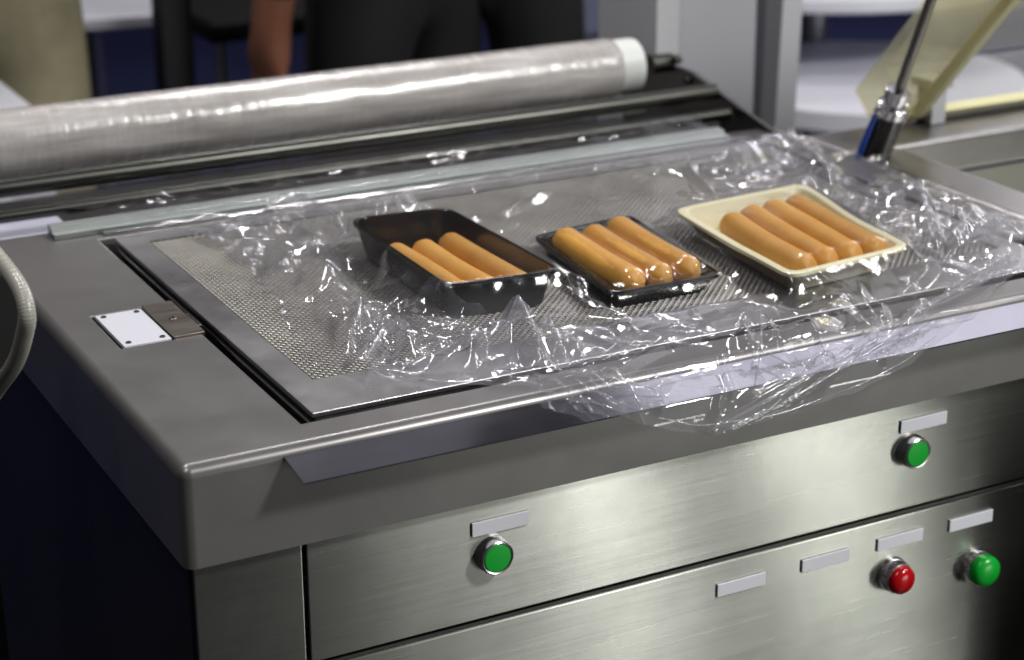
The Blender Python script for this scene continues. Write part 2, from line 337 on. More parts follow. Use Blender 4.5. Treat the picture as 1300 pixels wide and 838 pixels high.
button(0.2571, -0.1323, M['green'], False, 'green'); button(0.6827, -0.1314, M['green'], False, 'green')
button(0.6700, -0.2525, M['red'], True, 'red', 0.88); button(0.7705, -0.2683, M['green'], True, 'green')
# polished bent strip hung on the front edge
bm = BM(); prism(bm, [(0.0002, -0.0086), (0.0002, -0.0066), (-0.0292, -0.0172), (-0.0296, -0.0182)], 0.0845, 0.953, 0)
for v in bm.verts:
    if v.co.x < 0.1: v.co.x = 0.0805 + 0.13 * max(0, -v.co.y)
obj('polished_front_strip', bm, M['apron'], mach, smooth=False)
# sealing plate: frame, edge rail, woven belt
PX0, PX1, PY0, PY1 = 0.1245, 0.893, 0.0510, 0.5600; QX0, QX1, QY0, QY1 = 0.152, 0.868, 0.116, 0.537
sp = bpy.data.objects.new('sealing_plate', None); COL.objects.link(sp); sp.parent = mach; sp.location = (0, 0, 0.88)
def ring(x0, x1, y0, y1, a0, a1, b0, b1, z0, z1, bev):
    bm = BM(); o = [(x0, y0), (x1, y0), (x1, y1), (x0, y1)]; n_ = [(a0, b0), (a1, b0), (a1, b1), (a0, b1)]
    V = [[bm.verts.new((x, y, z)) for x, y in pp] for pp, z in ((o, z0), (o, z1), (n_, z1), (n_, z0))]
    for A, B in ((0, 1), (1, 2), (2, 3), (3, 0)):
        for i in range(4): bm.faces.new((V[A][i], V[A][(i + 1) % 4], V[B][(i + 1) % 4], V[B][i]))
    es = [e for e in bm.edges if e.verts[0] in V[1] and e.verts[1] in V[1]] + [bm.edges.get((V[0][i], V[1][i])) for i in range(4)]
    bmesh.ops.bevel(bm, geom=es, offset=bev, segments=3, profile=0.5, affect='EDGES'); return bm
obj('plate_frame', ring(PX0, PX1, PY0, PY1, QX0, QX1, QY0, QY1, -0.0030, 0.0006, 0.0009), M['frame'], sp)
obj('plate_core', ring(PX0 + 0.003, PX1 - 0.003, PY0 + 0.002, PY1 - 0.003, QX0, QX1, QY0, QY1, -0.0098, -0.0032, 0.0005), M['cavity'], sp)
obj('edge_rail', ring(PX0 + 0.001, PX1 + 0.004, PY0 - 0.006, PY1 + 0.004, PX0 + 0.012, PX1 - 0.012, PY0 + 0.012, PY1 - 0.012, -0.022, -0.0100, 0.003), M['bright'], sp)
bm = BM(); box(bm, QX0 + 0.001, QX1 - 0.001, QY0 + 0.001, QY1 - 0.001, -0.0085, -0.0045); obj('backing_sheet', bm, M['cavity'], sp)
def weave(pitch, x0, x1, y0, y1):
    V = []; F = []; nv = 0
    prof = np.array([[-1, -0.45], [-0.55, 0.75], [0.55, 0.75], [1, -0.45]])
    for ax in (0, 1):
        n_s = int(((y1 - y0) if ax == 0 else (x1 - x0)) / pitch); n_c = int(((x1 - x0) if ax == 0 else (y1 - y0)) / pitch)
        t = np.arange(0, n_c * 2 + 1) * 0.5
        for s in range(n_s):
            al = (x0 if ax == 0 else y0) + (t + 0.5) * pitch; c = (y0 if ax == 0 else x0) + (s + 0.5) * pitch
            up = np.cos(np.pi * (t + s + ax)) * 0.00048 - 0.0012 + rng.normal(0, 0.00003)
            hw = pitch * 0.17
            a = np.zeros((len(t), 4, 3))
            a[:, :, ax] = al[:, None]; a[:, :, 1 - ax] = c + prof[None, :, 0] * hw; a[:, :, 2] = up[:, None] + prof[None, :, 1] * 0.00075
            V.append(a.reshape(-1, 3)); b = nv + np.arange(len(t) - 1)[:, None] * 4 + np.arange(3)[None, :]
            F.append(np.stack([b, b + 1, b + 5, b + 4], -1).reshape(-1, 4)); nv += a.shape[0] * 4
    return np.concatenate(V), np.concatenate(F)
def mesh_np(name, V, F, smooth=True):
    me = bpy.data.meshes.new(name); me.vertices.add(len(V)); me.vertices.foreach_set('co', V.astype(np.float32).ravel())
    me.loops.add(F.size); me.loops.foreach_set('vertex_index', F.astype(np.int32).ravel())
    me.polygons.add(len(F)); me.polygons.foreach_set('loop_start', np.arange(0, F.size, F.shape[1], dtype=np.int32)); me.polygons.foreach_set('loop_total', np.full(len(F), F.shape[1], dtype=np.int32))
    me.update(calc_edges=True); me.validate()
    if smooth: me.polygons.foreach_set('use_smooth', [True] * len(me.polygons))
    return me
V, F = weave(0.0037, QX0 + 0.0005, QX1 - 0.0005, QY0 + 0.0005, QY1 - 0.0005)
o = link('woven_belt', mesh_np('woven_belt', V, F, False), M['tan_strand'], sp); o['kind'] = 'stuff'
# clip on the left rim: white plate with four screws, bronze clip with one screw
def screw(x, y, z, r, parent):
    bm = lathe(BM(), (x, y, z), (0, 0, 1), [(r, 0), (r, 0.0006), (r * 0.8, 0.0010), (r * 0.45, 0.0010), (r * 0.42, 0.0002), (0.0002, 0.0002)], 20); obj('screw', bm, M['dark_steel'], parent)
bm = BM(); box(bm, 0.0415, 0.0835, 0.2640, 0.3500, -0.004, 0.0002, 0.0008); wp = obj('cover_plate', bm, M['white_plate'], mach)
for x in (0.0475, 0.0775):
    for y in (0.271, 0.343): screw(x, y, 0.0002, 0.0026, wp)
bm = BM(); box(bm, 0.0850, 0.1125, 0.2610, 0.3525, -0.006, 0.0022, 0.0008); cp = obj('latch_plate', bm, M['clip'], mach)
screw(0.0985, 0.305, 0.0022, 0.0036, cp)
bm = BM(); box(bm, 0.1130, 0.1200, 0.290, 0.325, -0.010, -0.002, 0.001); obj('latch_tongue', bm, M['dark_steel'], mach)
# sealing bar at the back with two grooves
prof = [(0.583, 0.0006), (0.583, 0.0055), (0.588, 0.0062), (0.5895, 0.0046), (0.5915, 0.0046), (0.593, 0.0100), (0.6060, 0.0112), (0.6078, 0.0098), (0.6078, 0.0006)]
bm = prism(BM(), prof, 0.071, 0.868, 0); obj('sealing_bar', bm, M['alu'], mach, smooth=False)
bm = BM(); box(bm, 0.118, 0.90, 0.5725, 0.5805, 0.0005, 0.0034, 0.001); obj('back_strip', bm, M['bright'], mach)
# trough behind the bar, side plates, rollers
bm = BM(); box(bm, 0.004, 0.925, 0.6125, 0.93, -0.080, -0.055); obj('trough_floor', bm, M['dark_steel'], mach)
bm = BM(); box(bm, 0.012, 0.112, 0.622, 0.73, -0.0545, -0.018, 0.002); obj('white_block', bm, M['paper'], mach)
sidep = [(0.575, -0.082), (0.575, 0.0015), (0.622, 0.0105), (0.7206, 0.031), (0.764, 0.0391), (0.892, 0.0391), (0.925, 0.030), (0.925, -0.082)]
bm = prism(BM(), sidep, 0.930, 0.936, 0); obj('side_plate', bm, M['dark_steel'], mach, smooth=False)
bm = prism(BM(), sidep[2:], -0.030, -0.024, 0); obj('side_plate', bm, M['dark_steel'], mach, smooth=False)
bm = BM(); cyl(bm, (0.930, 0.81, 0.042), (0.90, 0.81, 0.042), 0.012); cyl(bm, (0.930, 0.79, 0.050), (0.922, 0.79, 0.050), 0.006); cyl(bm, (0.930, 0.765, 0.028), (0.923, 0.765, 0.028), 0.005); obj('roll_bearing', bm, M['rod'], mach)
bm = BM(); cyl(bm, (-0.024, 0.70, 0.0270), (0.925, 0.70, 0.0270), 0.0100, n=48); obj('guide_roller', bm, M['rod'], mach)
bm = BM(); cyl(bm, (-0.024, 0.668, 0.0065), (0.925, 0.668, 0.0065), 0.0070, n=40); obj('guide_roller', bm, M['rod'], mach)
bm = BM(); box(bm, 0.895, 0.926, 0.688, 0.700, -0.012, -0.004, 0.001); obj('end_block', bm, M['white_plate'], mach)
bm = BM(); cyl(bm, (0.938, 0.800, 0.0440), (0.938, 0.800, 0.0500), 0.006, n=6); obj('plate_bolt', bm, M['chrome'], mach)

# ------------------------------------------------------------------ film roll
RY, RZ, RR = 0.81, 0.0445, 0.0375
roll = thing('film_roll', 'thick roll of clear wrapping film on a white core behind the steel roller', 'film roll', (0.42, RY, RZ))
bm = BM(); ny, nx = 96, 260; rings = []
for i in range(nx):
    x = 0.020 + (0.842 - 0.020) * i / (nx - 1); edge = min(1, min(i, nx - 1 - i) / 2); row = []
    for k in range(ny):
        t = 2 * math.pi * k / ny
        r = RR - 0.0016 * (1 - edge) + 0.00025 * math.sin(x * 24 + 2 * t) + 0.00012 * math.sin(x * 70 - 5 * t + math.sin(x * 23))
        row.append(bm.verts.new((x, RY + r * math.cos(t), RZ + r * math.sin(t))))
    rings.append(row)
for A, B in zip(rings, rings[1:]):
    for k in range(ny): bm.faces.new((A[k], A[(k + 1) % ny], B[(k + 1) % ny], B[k]))
bm.faces.new(rings[0]); bm.faces.new(rings[-1][::-1]); obj('wound_film', bm, M['roll'], roll)
bm = lathe(BM(), (-0.010, RY, RZ), (1, 0, 0), [(0.022, 0), (0.0340, 0.001), (0.0345, 0.003), (0.0345, 0.880), (0.0335, 0.8845), (0.031, 0.886), (0.024, 0.886)], 56); obj('core', bm, M['core'], roll)

# ------------------------------------------------------------------ trays
def rrect(corners, r, n=7):     # rounded quad through four corners given counter-clockwise, n points each corner
    out = []; k = len(corners)
    for i in range(k):
        p = Vector(corners[i]); a = (Vector(corners[i - 1]) - p); b = (Vector(corners[(i + 1) % k]) - p); la, lb = a.length, b.length
        a.normalize(); b.normalize(); A = p + a * min(r, la * 0.45); B = p + b * min(r, lb * 0.45)
        for j in range(n):
            t = j / (n - 1); out.append(A * (1 - t) ** 2 + p * 2 * t * (1 - t) + B * t * t)
    return out
def inset(corners, d, z):
    c = sum((Vector(p) for p in corners), Vector()) / 4; out = []
    for i in range(4):
        p = Vector(corners[i]); a = (Vector(corners[i - 1]) - p).normalized(); b = (Vector(corners[(i + 1) % 4]) - p).normalized(); q = p + (a + b) * d
        q.z = q.z + z; out.append(q)
    return out
def tray(name, label, rim, rad, depth, wall, lip, m, sag=0.0):
    # rim: four corner points of the lip (front left, front right, back right, back left); floor at z about 0.002
    root_c = sum((Vector(p) for p in rim), Vector()) / 4
    bm = BM(); rings = []
    H = depth
    spec = [(0.0, -0.0030), (0.0, 0.0), (lip * 0.25, 0.0007), (lip * 0.8, 0.0005), (lip, -0.0006), (lip + wall * 0.85, -H * 0.86), (lip + wall * 1.0, -H * 0.95), (lip + wall * 1.35, -H + 0.0015), (lip + wall * 1.35 + 0.006, -H + 0.0012)]
    under = [(lip + wall * 1.35 + 0.006, -H), (lip + wall * 1.35 - 0.001, -H), (lip + wall * 0.98, -H * 0.95), (lip - 0.001, -0.0022), (0.0012, -0.0030)]
    for d, z in spec + under:
        ps = rrect(inset(rim, d, 0), max(0.003, rad - d * 0.55))
        row = []
        for p in ps:
            zz = p.z + z
            row.append((p.x, p.y, zz))
        rings.append(row)
    n_ = len(rings[0]); VV = []
    for ri, row in enumerate(rings):
        rr = []
        for x, y, z in row:
            rel = min(1, max(0, (spec + under)[ri][1] / -H))
            fz = 0.0022 if (spec + under)[ri][1] > -H + 0.0005 else 0.0012
            z = z * (1 - rel) + fz * rel if rel > 0.9 else z
            rr.append(bm.verts.new((x, y, z)))
        VV.append(rr)
    for A, B in zip(VV, VV[1:] + VV[:1]):
        if A is VV[8] : continue
        for i in range(n_): bm.faces.new((A[i], A[(i + 1) % n_], B[(i + 1) % n_], B[i]))
    bm.faces.new(VV[8]); bm.faces.new(VV[9][::-1])
    # subdivide the long sides a little so the lip can bow
    if sag:
        long_e = [e for e in bm.edges if e.calc_length() > 0.05]
        bmesh.ops.subdivide_edges(bm, edges=long_e, cuts=7)
        for v in bm.verts:
            if v.co.z > 0.004:
                u = (v.co - root_c); w = math.exp(-((u.y) / 0.06) ** 2) * (1 if u.x < -0.04 else 0.35)
                v.co.z -= sag * w * min(1, v.co.z / 0.02); v.co.x += sag * 1.2 * w * (1 if u.x < 0 else -1) * min(1, v.co.z / 0.02)
    o = obj(name, bm, m, None, angle=50)
    for v in o.data.vertices: v.co -= Vector((root_c.x, root_c.y, 0))
    o.location = (root_c.x, root_c.y, 0)
    return tag(o, label, 'food tray', 'food trays on the mesh plate')
T1 = [(0.305, 0.183, 0.035), (0.415, 0.172, 0.035), (0.411, 0.394, 0.035), (0.309, 0.406, 0.035)]
T2 = [(0.444, 0.137, 0.0185), (0.560, 0.134, 0.0185), (0.582, 0.333, 0.0185), (0.463, 0.318, 0.0185)]
T3 = [(0.596, 0.083, 0.026), (0.746, 0.100, 0.026), (0.783, 0.322, 0.026), (0.615, 0.308, 0.026)]
tray('food_tray', 'deep glossy black tray nearest the white cover plate with three sunken sausages', T1, 0.020, 0.033, 0.006, 0.0035, M['black_tray'])
tray('food_tray', 'shallow black tray in the middle, film shrunk tight over three raised sausages', T2, 0.014, 0.0165, 0.007, 0.004, M['black_tray'])
tray('food_tray', 'cream coloured tray holding four sausages', T3, 0.018, 0.024, 0.010, 0.009, M['cream_tray'], 0.006)

# ------------------------------------------------------------------ sausages
SAUS = []
def sausage(a, b, r, z, label, group, bend=0.002):
    a, b = Vector((*a, z)), Vector((*b, z)); SAUS.append((a, b, r)); n, q = 34, 28; bm = BM(); rings = []
    d = b - a; ln = d.length; d.normalize(); w = d.cross(Vector((0, 0, 1))); s = random.random() * 6
    for i in range(n + 1):
        t = i / n; e = min(t, 1 - t) * ln; cap = r * 0.85; k = 1.0
        if e < cap: k = (1 - (1 - e / cap) ** 2.5) ** 0.45
        k = max(k, 0.10); rr = r * k * (1 + 0.012 * math.sin(6 * t + s)); c = a + d * (t * ln) + w * bend * math.sin(math.pi * t) ; row = []
        for j in range(q):
            th = 2 * math.pi * j / q; puck = 1 + 0.012 * math.sin(2 * th + s + 3 * t) + (0.07 * math.sin(7 * th + s) * max(0, 1 - e / (cap * 0.8)))
            row.append(bm.verts.new(c + (w * math.cos(th) + Vector((0, 0, 1)) * math.sin(th)) * rr * puck))
        rings.append(row)
    for A, B in zip(rings, rings[1:]):
        for j in range(q): bm.faces.new((A[j], A[(j + 1) % q], B[(j + 1) % q], B[j]))
    bm.faces.new(rings[0][::-1]); bm.faces.new(rings[-1])
    o = obj('sausage', bm, M['sausage'], None, angle=70); c = (a + b) / 2
    for v in o.data.vertices: v.co -= c
    o.location = c; tag(o, label, 'sausage', group)
G1, G2, G3 = 'sausages in the deep black tray', 'sausages in the shallow black tray', 'sausages in the cream tray'
sausage((0.3270, 0.345), (0.3275, 0.196), 0.0128, 0.0150, 'sausage lying along the left wall of the deep black tray', G1, -0.002)
sausage((0.3550, 0.340), (0.3570, 0.193), 0.0132, 0.0154, 'middle sausage of three sunk in the deep black tray', G1, 0.003)
sausage((0.3850, 0.346), (0.3880, 0.190), 0.0132, 0.0156, 'sausage lying along the right wall of the deep black tray', G1, 0.001)
sausage((0.4880, 0.304), (0.4790, 0.152), 0.0138, 0.0164, 'film covered sausage nearest the deep black tray', G2)
sausage((0.5180, 0.302), (0.5090, 0.153), 0.0133, 0.0160, 'film covered sausage in the middle of the shallow black tray', G2)
sausage((0.5510, 0.311), (0.5400, 0.155), 0.0138, 0.0164, 'film covered sausage nearest the cream tray', G2)
sausage((0.6545, 0.266), (0.6350, 0.108), 0.0143, 0.0170, 'outermost sausage on the cream tray side facing the black trays', G3, 0.004)
sausage((0.6850, 0.278), (0.6620, 0.112), 0.0143, 0.0170, 'second sausage from the black trays inside the cream tray', G3)
sausage((0.7150, 0.284), (0.6920, 0.116), 0.0143, 0.0170, 'third sausage from the black trays inside the cream tray', G3, -0.001)
sausage((0.7445, 0.286), (0.7205, 0.116), 0.0143, 0.0170, 'sausage in the cream tray farthest from the black trays', G3)

# ------------------------------------------------------------------ the sheet of film
DX = 0.002; GX0, GX1, GY0, GY1 = 0.02, 1.02, -0.02, 0.64
gx = np.arange(GX0, GX1 + 1e-6, DX); gy = np.arange(GY0, GY1 + 1e-6, DX); XX, YY = np.meshgrid(gx, gy, indexing='ij')
def quad_sd(c, X, Y):   # positive inside, distance to the nearest side
    d = np.full(X.shape, 9.0)
    for i in range(4):
        (x0, y0, _), (x1, y1, _) = c[i], c[(i + 1) % 4]; l = math.hypot(x1 - x0, y1 - y0); d = np.minimum(d, ((x1 - x0) * (Y - y0) - (y1 - y0) * (X - x0)) / l)
    return d
def smooth(t): t = np.clip(t, 0, 1); return t * t * (3 - 2 * t)
OB = np.full(XX.shape, 0.0014); pull = np.full(XX.shape, 3.0e-5)
sd1, sd2, sd3 = (quad_sd(t, XX, YY) for t in (T1, T2, T3))
OB = np.where(sd1 > -0.0012, 0.0368, OB); pull = np.where(sd1 > 0, 1e-7, pull)
OB = np.where(sd3 > -0.0012, 0.0280, OB); pull = np.where(sd3 > 0, 1e-6, pull); OB = np.where(sd3 > 0.006, 0.014, OB); pull = np.where(sd3 > 0.006, 6e-6, pull)
OB = np.where((sd2 > -0.0012) & (sd2 < 0.005), 0.0202, OB); pull = np.where(sd2 > -0.012, 1.1e-4, pull); OB = np.where(sd2 >= 0.005, 0.004, OB)
for a, b, r in SAUS:
    d = b - a; l2 = d.x ** 2 + d.y ** 2; t = np.clip(((XX - a.x) * d.x + (YY - a.y) * d.y) / l2, 0.07, 0.93)
    q = (XX - a.x - t * d.x) ** 2 + (YY - a.y - t * d.y) ** 2
    OB = np.where(q < r * r, np.maximum(OB, a.z + np.sqrt(np.maximum(0, r * r - q)) + 0.0008), OB)
OB = np.where((YY > 0.583) & (YY < 0.608) & (XX < 0.87), 0.0120, OB)
OB = np.where((YY > 0.5725) & (YY < 0.581), np.maximum(OB, 0.0042), OB)
OB = np.where((XX > PX0) & (XX < PX1) & (YY < PY0) & (YY > HY0), -0.004, OB)
H = OB.copy()
for it in range(700):
    A = 0.25 * (H[2:, 1:-1] + H[:-2, 1:-1] + H[1:-1, 2:] + H[1:-1, :-2]) - pull[1:-1, 1:-1]
    H[1:-1, 1:-1] = np.maximum(OB[1:-1, 1:-1], A)
for it in range(4): H[1:-1, 1:-1] = 0.5 * H[1:-1, 1:-1] + 0.125 * (H[2:, 1:-1] + H[:-2, 1:-1] + H[1:-1, 2:] + H[1:-1, :-2])
# amount of crumple over the sheet
def blob(x, y, rx, ry, a): return a * np.exp(-((XX - x) / rx) ** 2 - ((YY - y) / ry) ** 2)
AMP = np.full(XX.shape, 0.10)
for b in [(0.255, 0.33, 0.05, 0.17, 0.6), (0.27, 0.12, 0.09, 0.10, 1.0), (0.24, 0.50, 0.07, 0.05, 0.7), (0.345, 0.10, 0.05, 0.045, 0.7), (0.40, 0.485, 0.05, 0.03, 0.8), (0.86, 0.45, 0.10, 0.09, 1.0), (0.86, 0.20, 0.08, 0.18, 1.0), (0.76, 0.04, 0.10, 0.06, 0.9), (0.60, 0.03, 0.2, 0.05, 0.55), (0.42, 0.05, 0.1, 0.04, 0.6), (0.62, 0.50, 0.16, 0.03, 0.30)]: AMP += blob(*b)
AMP = np.clip(AMP, 0, 1.1)
for sd in (sd1, sd2, sd3): AMP *= 1 - 0.97 * smooth((sd + 0.014) / 0.016)
AMP *= 1 - smooth((YY - 0.555) / 0.03) * 0.85
def fold(x, y, lam, seed):
    r_ = np.random.default_rng(seed); out = np.zeros_like(x); px, py = x.copy(), y.copy()
    for k in range(4):
        th = r_.uniform(0, math.pi); ph = r_.uniform(0, 1); c, s = math.cos(th), math.sin(th)
        q = (px * c + py * s) / lam + ph + 0.22 * np.sin((-px * s + py * c) / lam * 2.1 + r_.uniform(0, 6)); tri = 2 * np.abs(q - np.floor(q + 0.5)); out += (tri - 0.5) * lam * r_.uniform(0.5, 1.0)
        px = px + (tri - 0.5) * lam * 0.5 * c; py = py + (tri - 0.5) * lam * 0.5 * s
    return out / 4
def facet(x, y, lam, seed, stretch=1.6, ang=None):   # planes meeting in straight creases
    r_ = np.random.default_rng(seed); a = r_.uniform(0, math.pi) if ang is None else ang; c, s_ = math.cos(a), math.sin(a)
    u = (x * c + y * s_) / (lam * stretch); v = (-x * s_ + y * c) / lam
    u, v = u + 0.30 * np.sin(v * 2.3 + r_.uniform(0, 6)) + 0.12 * np.sin(v * 5.1 + 1), v + 0.30 * np.sin(u * 2.1 + r_.uniform(0, 6)) + 0.12 * np.sin(u * 4.7 + 2)
    k = (u + v) * 0.366; u = u + k; v = v + k; i = np.floor(u).astype(int); j = np.floor(v).astype(int); fu = u - i; fv = v - j; T = r_.uniform(-0.5, 0.5, (64, 64))
    g_ = lambda a_, b_: T[(i + a_) % 64, (j + b_) % 64]
    return lam * np.where(fu > fv, g_(0, 0) * (1 - fu) + g_(1, 0) * (fu - fv) + g_(1, 1) * fv, g_(0, 0) * (1 - fv) + g_(0, 1) * (fv - fu) + g_(1, 1) * fu)
def softmask(x, y, lam, seed):
    r_ = np.random.default_rng(seed); v = np.zeros_like(x)
    for k in range(6):
        th = r_.uniform(0, 2 * math.pi); v += np.sin((x * math.cos(th) + y * math.sin(th)) / lam * 6.28 * r_.uniform(0.6, 1.4) + r_.uniform(0, 6))
    return smooth(0.5 + v / 5)
WR = np.zeros_like(XX)
for lam, a, seed in [(0.110, 0.44, 3), (0.060, 0.46, 5), (0.034, 0.26, 8)]:
    WR += facet(XX, YY, lam * 0.62, seed, 1.9) * a * (0.30 + softmask(XX, YY, lam * 2.4, seed + 50))
RID = np.zeros_like(XX)
def ridge(x0, y0, x1, y1, h, w, sharp=1.0):
    l = math.hypot(x1 - x0, y1 - y0); cx, cy = (x1 - x0) / l, (y1 - y0) / l
    t = ((XX - x0) * cx + (YY - y0) * cy) / l; d = np.abs(-(XX - x0) * cy + (YY - y0) * cx + 0.003 * np.sin(t * 5 + x0 * 90))
    prof = np.clip(1 - d / w, 0, 1) ** sharp * np.where((t > 0) & (t < 1), np.minimum(1, np.minimum(t, 1 - t) * 5), 0)
    return h * prof
RL = [(0.309, 0.562, 0.321, 0.427, 16, 12), (0.29, 0.443, 0.211, 0.184, 9, 20), (0.207, 0.165, 0.257, 0.251, 15, 10), (0.176, 0.08, 0.257, 0.204, 8, 12), (0.244, 0.166, 0.24, 0.105, 16, 11), (0.266, 0.258, 0.196, 0.15, 10, 9),
      (0.342, 0.146, 0.318, 0.032, 20, 15), (0.333, 0.151, 0.264, 0.052, 8, 10), (0.359, 0.103, 0.343, 0.048, 8, 6), (0.306, -0.029, 0.479, 0.059, 4, 10), (0.288, 0.099, 0.38, 0.049, 7, 12), (0.314, 0.024, 0.31, -0.04, 5, 7),
      (0.31, -0.04, 0.369, -0.006, 4, 6), (0.264, 0.052, 0.579, 0.11, 4, 7), (0.216, 0.098, 0.349, 0.087, 6, 12), (0.552, 0.089, 0.461, -0.056, 4, 7), (0.552, 0.042, 0.513, -0.003, 4, 6), (0.665, 0.05, 0.602, -0.052, 5, 7), (0.573, -0.015, 0.551, -0.02, 4, 6),
      (0.938, 0.361, 0.783, 0.101, 9, 14), (0.864, 0.217, 0.783, 0.101, 9, 9), (0.783, 0.101, 0.89, 0.113, 11, 11), (0.783, 0.101, 0.787, 0.034, 7, 8), (0.783, 0.101, 0.70, 0.05, 6, 8), (0.783, 0.101, 0.879, 0.163, 9, 9), (0.911, 0.509, 0.832, 0.332, 15, 18), (0.911, 0.509, 0.759, 0.46, 16, 22),
      (0.579, 0.489, 0.495, 0.437, 5, 7), (0.763, 0.513, 0.72, 0.394, 6, 8), (0.891, 0.561, 0.855, 0.463, 9, 8), (0.433, 0.455, 0.358, 0.522, 12, 14), (0.203, 0.492, 0.263, 0.488, 6, 7), (0.171, 0.481, 0.223, 0.481, 5, 7), (0.651, 0.01, 0.533, -0.014, 4, 7), (0.753, 0.188, 0.80, 0.087, 4, 8), (0.479, 0.059, 0.635, 0.079, 4, 9),
      (0.425, 0.50, 0.398, 0.478, 20, 12), (0.405, 0.505, 0.392, 0.470, 16, 9), (0.415, 0.165, 0.440, 0.10, 7, 6), (0.43, 0.41, 0.47, 0.44, 5, 6), (0.44, 0.17, 0.43, 0.30, 4, 8), (0.60, 0.34, 0.59, 0.15, 4, 8)]
for x0, y0, x1, y1, h, w in RL: RID = np.maximum(RID, ridge(x0, y0, x1, y1, h * 1.5e-3, w * 1.05e-3))
for k in range(170):
    x0, y0 = rng.uniform(0.18, 0.96), rng.uniform(0.0, 0.56); i, j = int((x0 - GX0) / DX), int((y0 - GY0) / DX); a = AMP[i, j]
    if rng.random() > a: continue
    th = rng.uniform(0, math.pi); l = rng.uniform(0.015, 0.06); RID = RID + ridge(x0, y0, x0 + l * math.cos(th), y0 + l * math.sin(th), rng.uniform(0.001, 0.005), rng.uniform(0.003, 0.008))
for sd in (sd1, sd2, sd3): RID *= 1 - smooth((sd + 0.006) / 0.010)
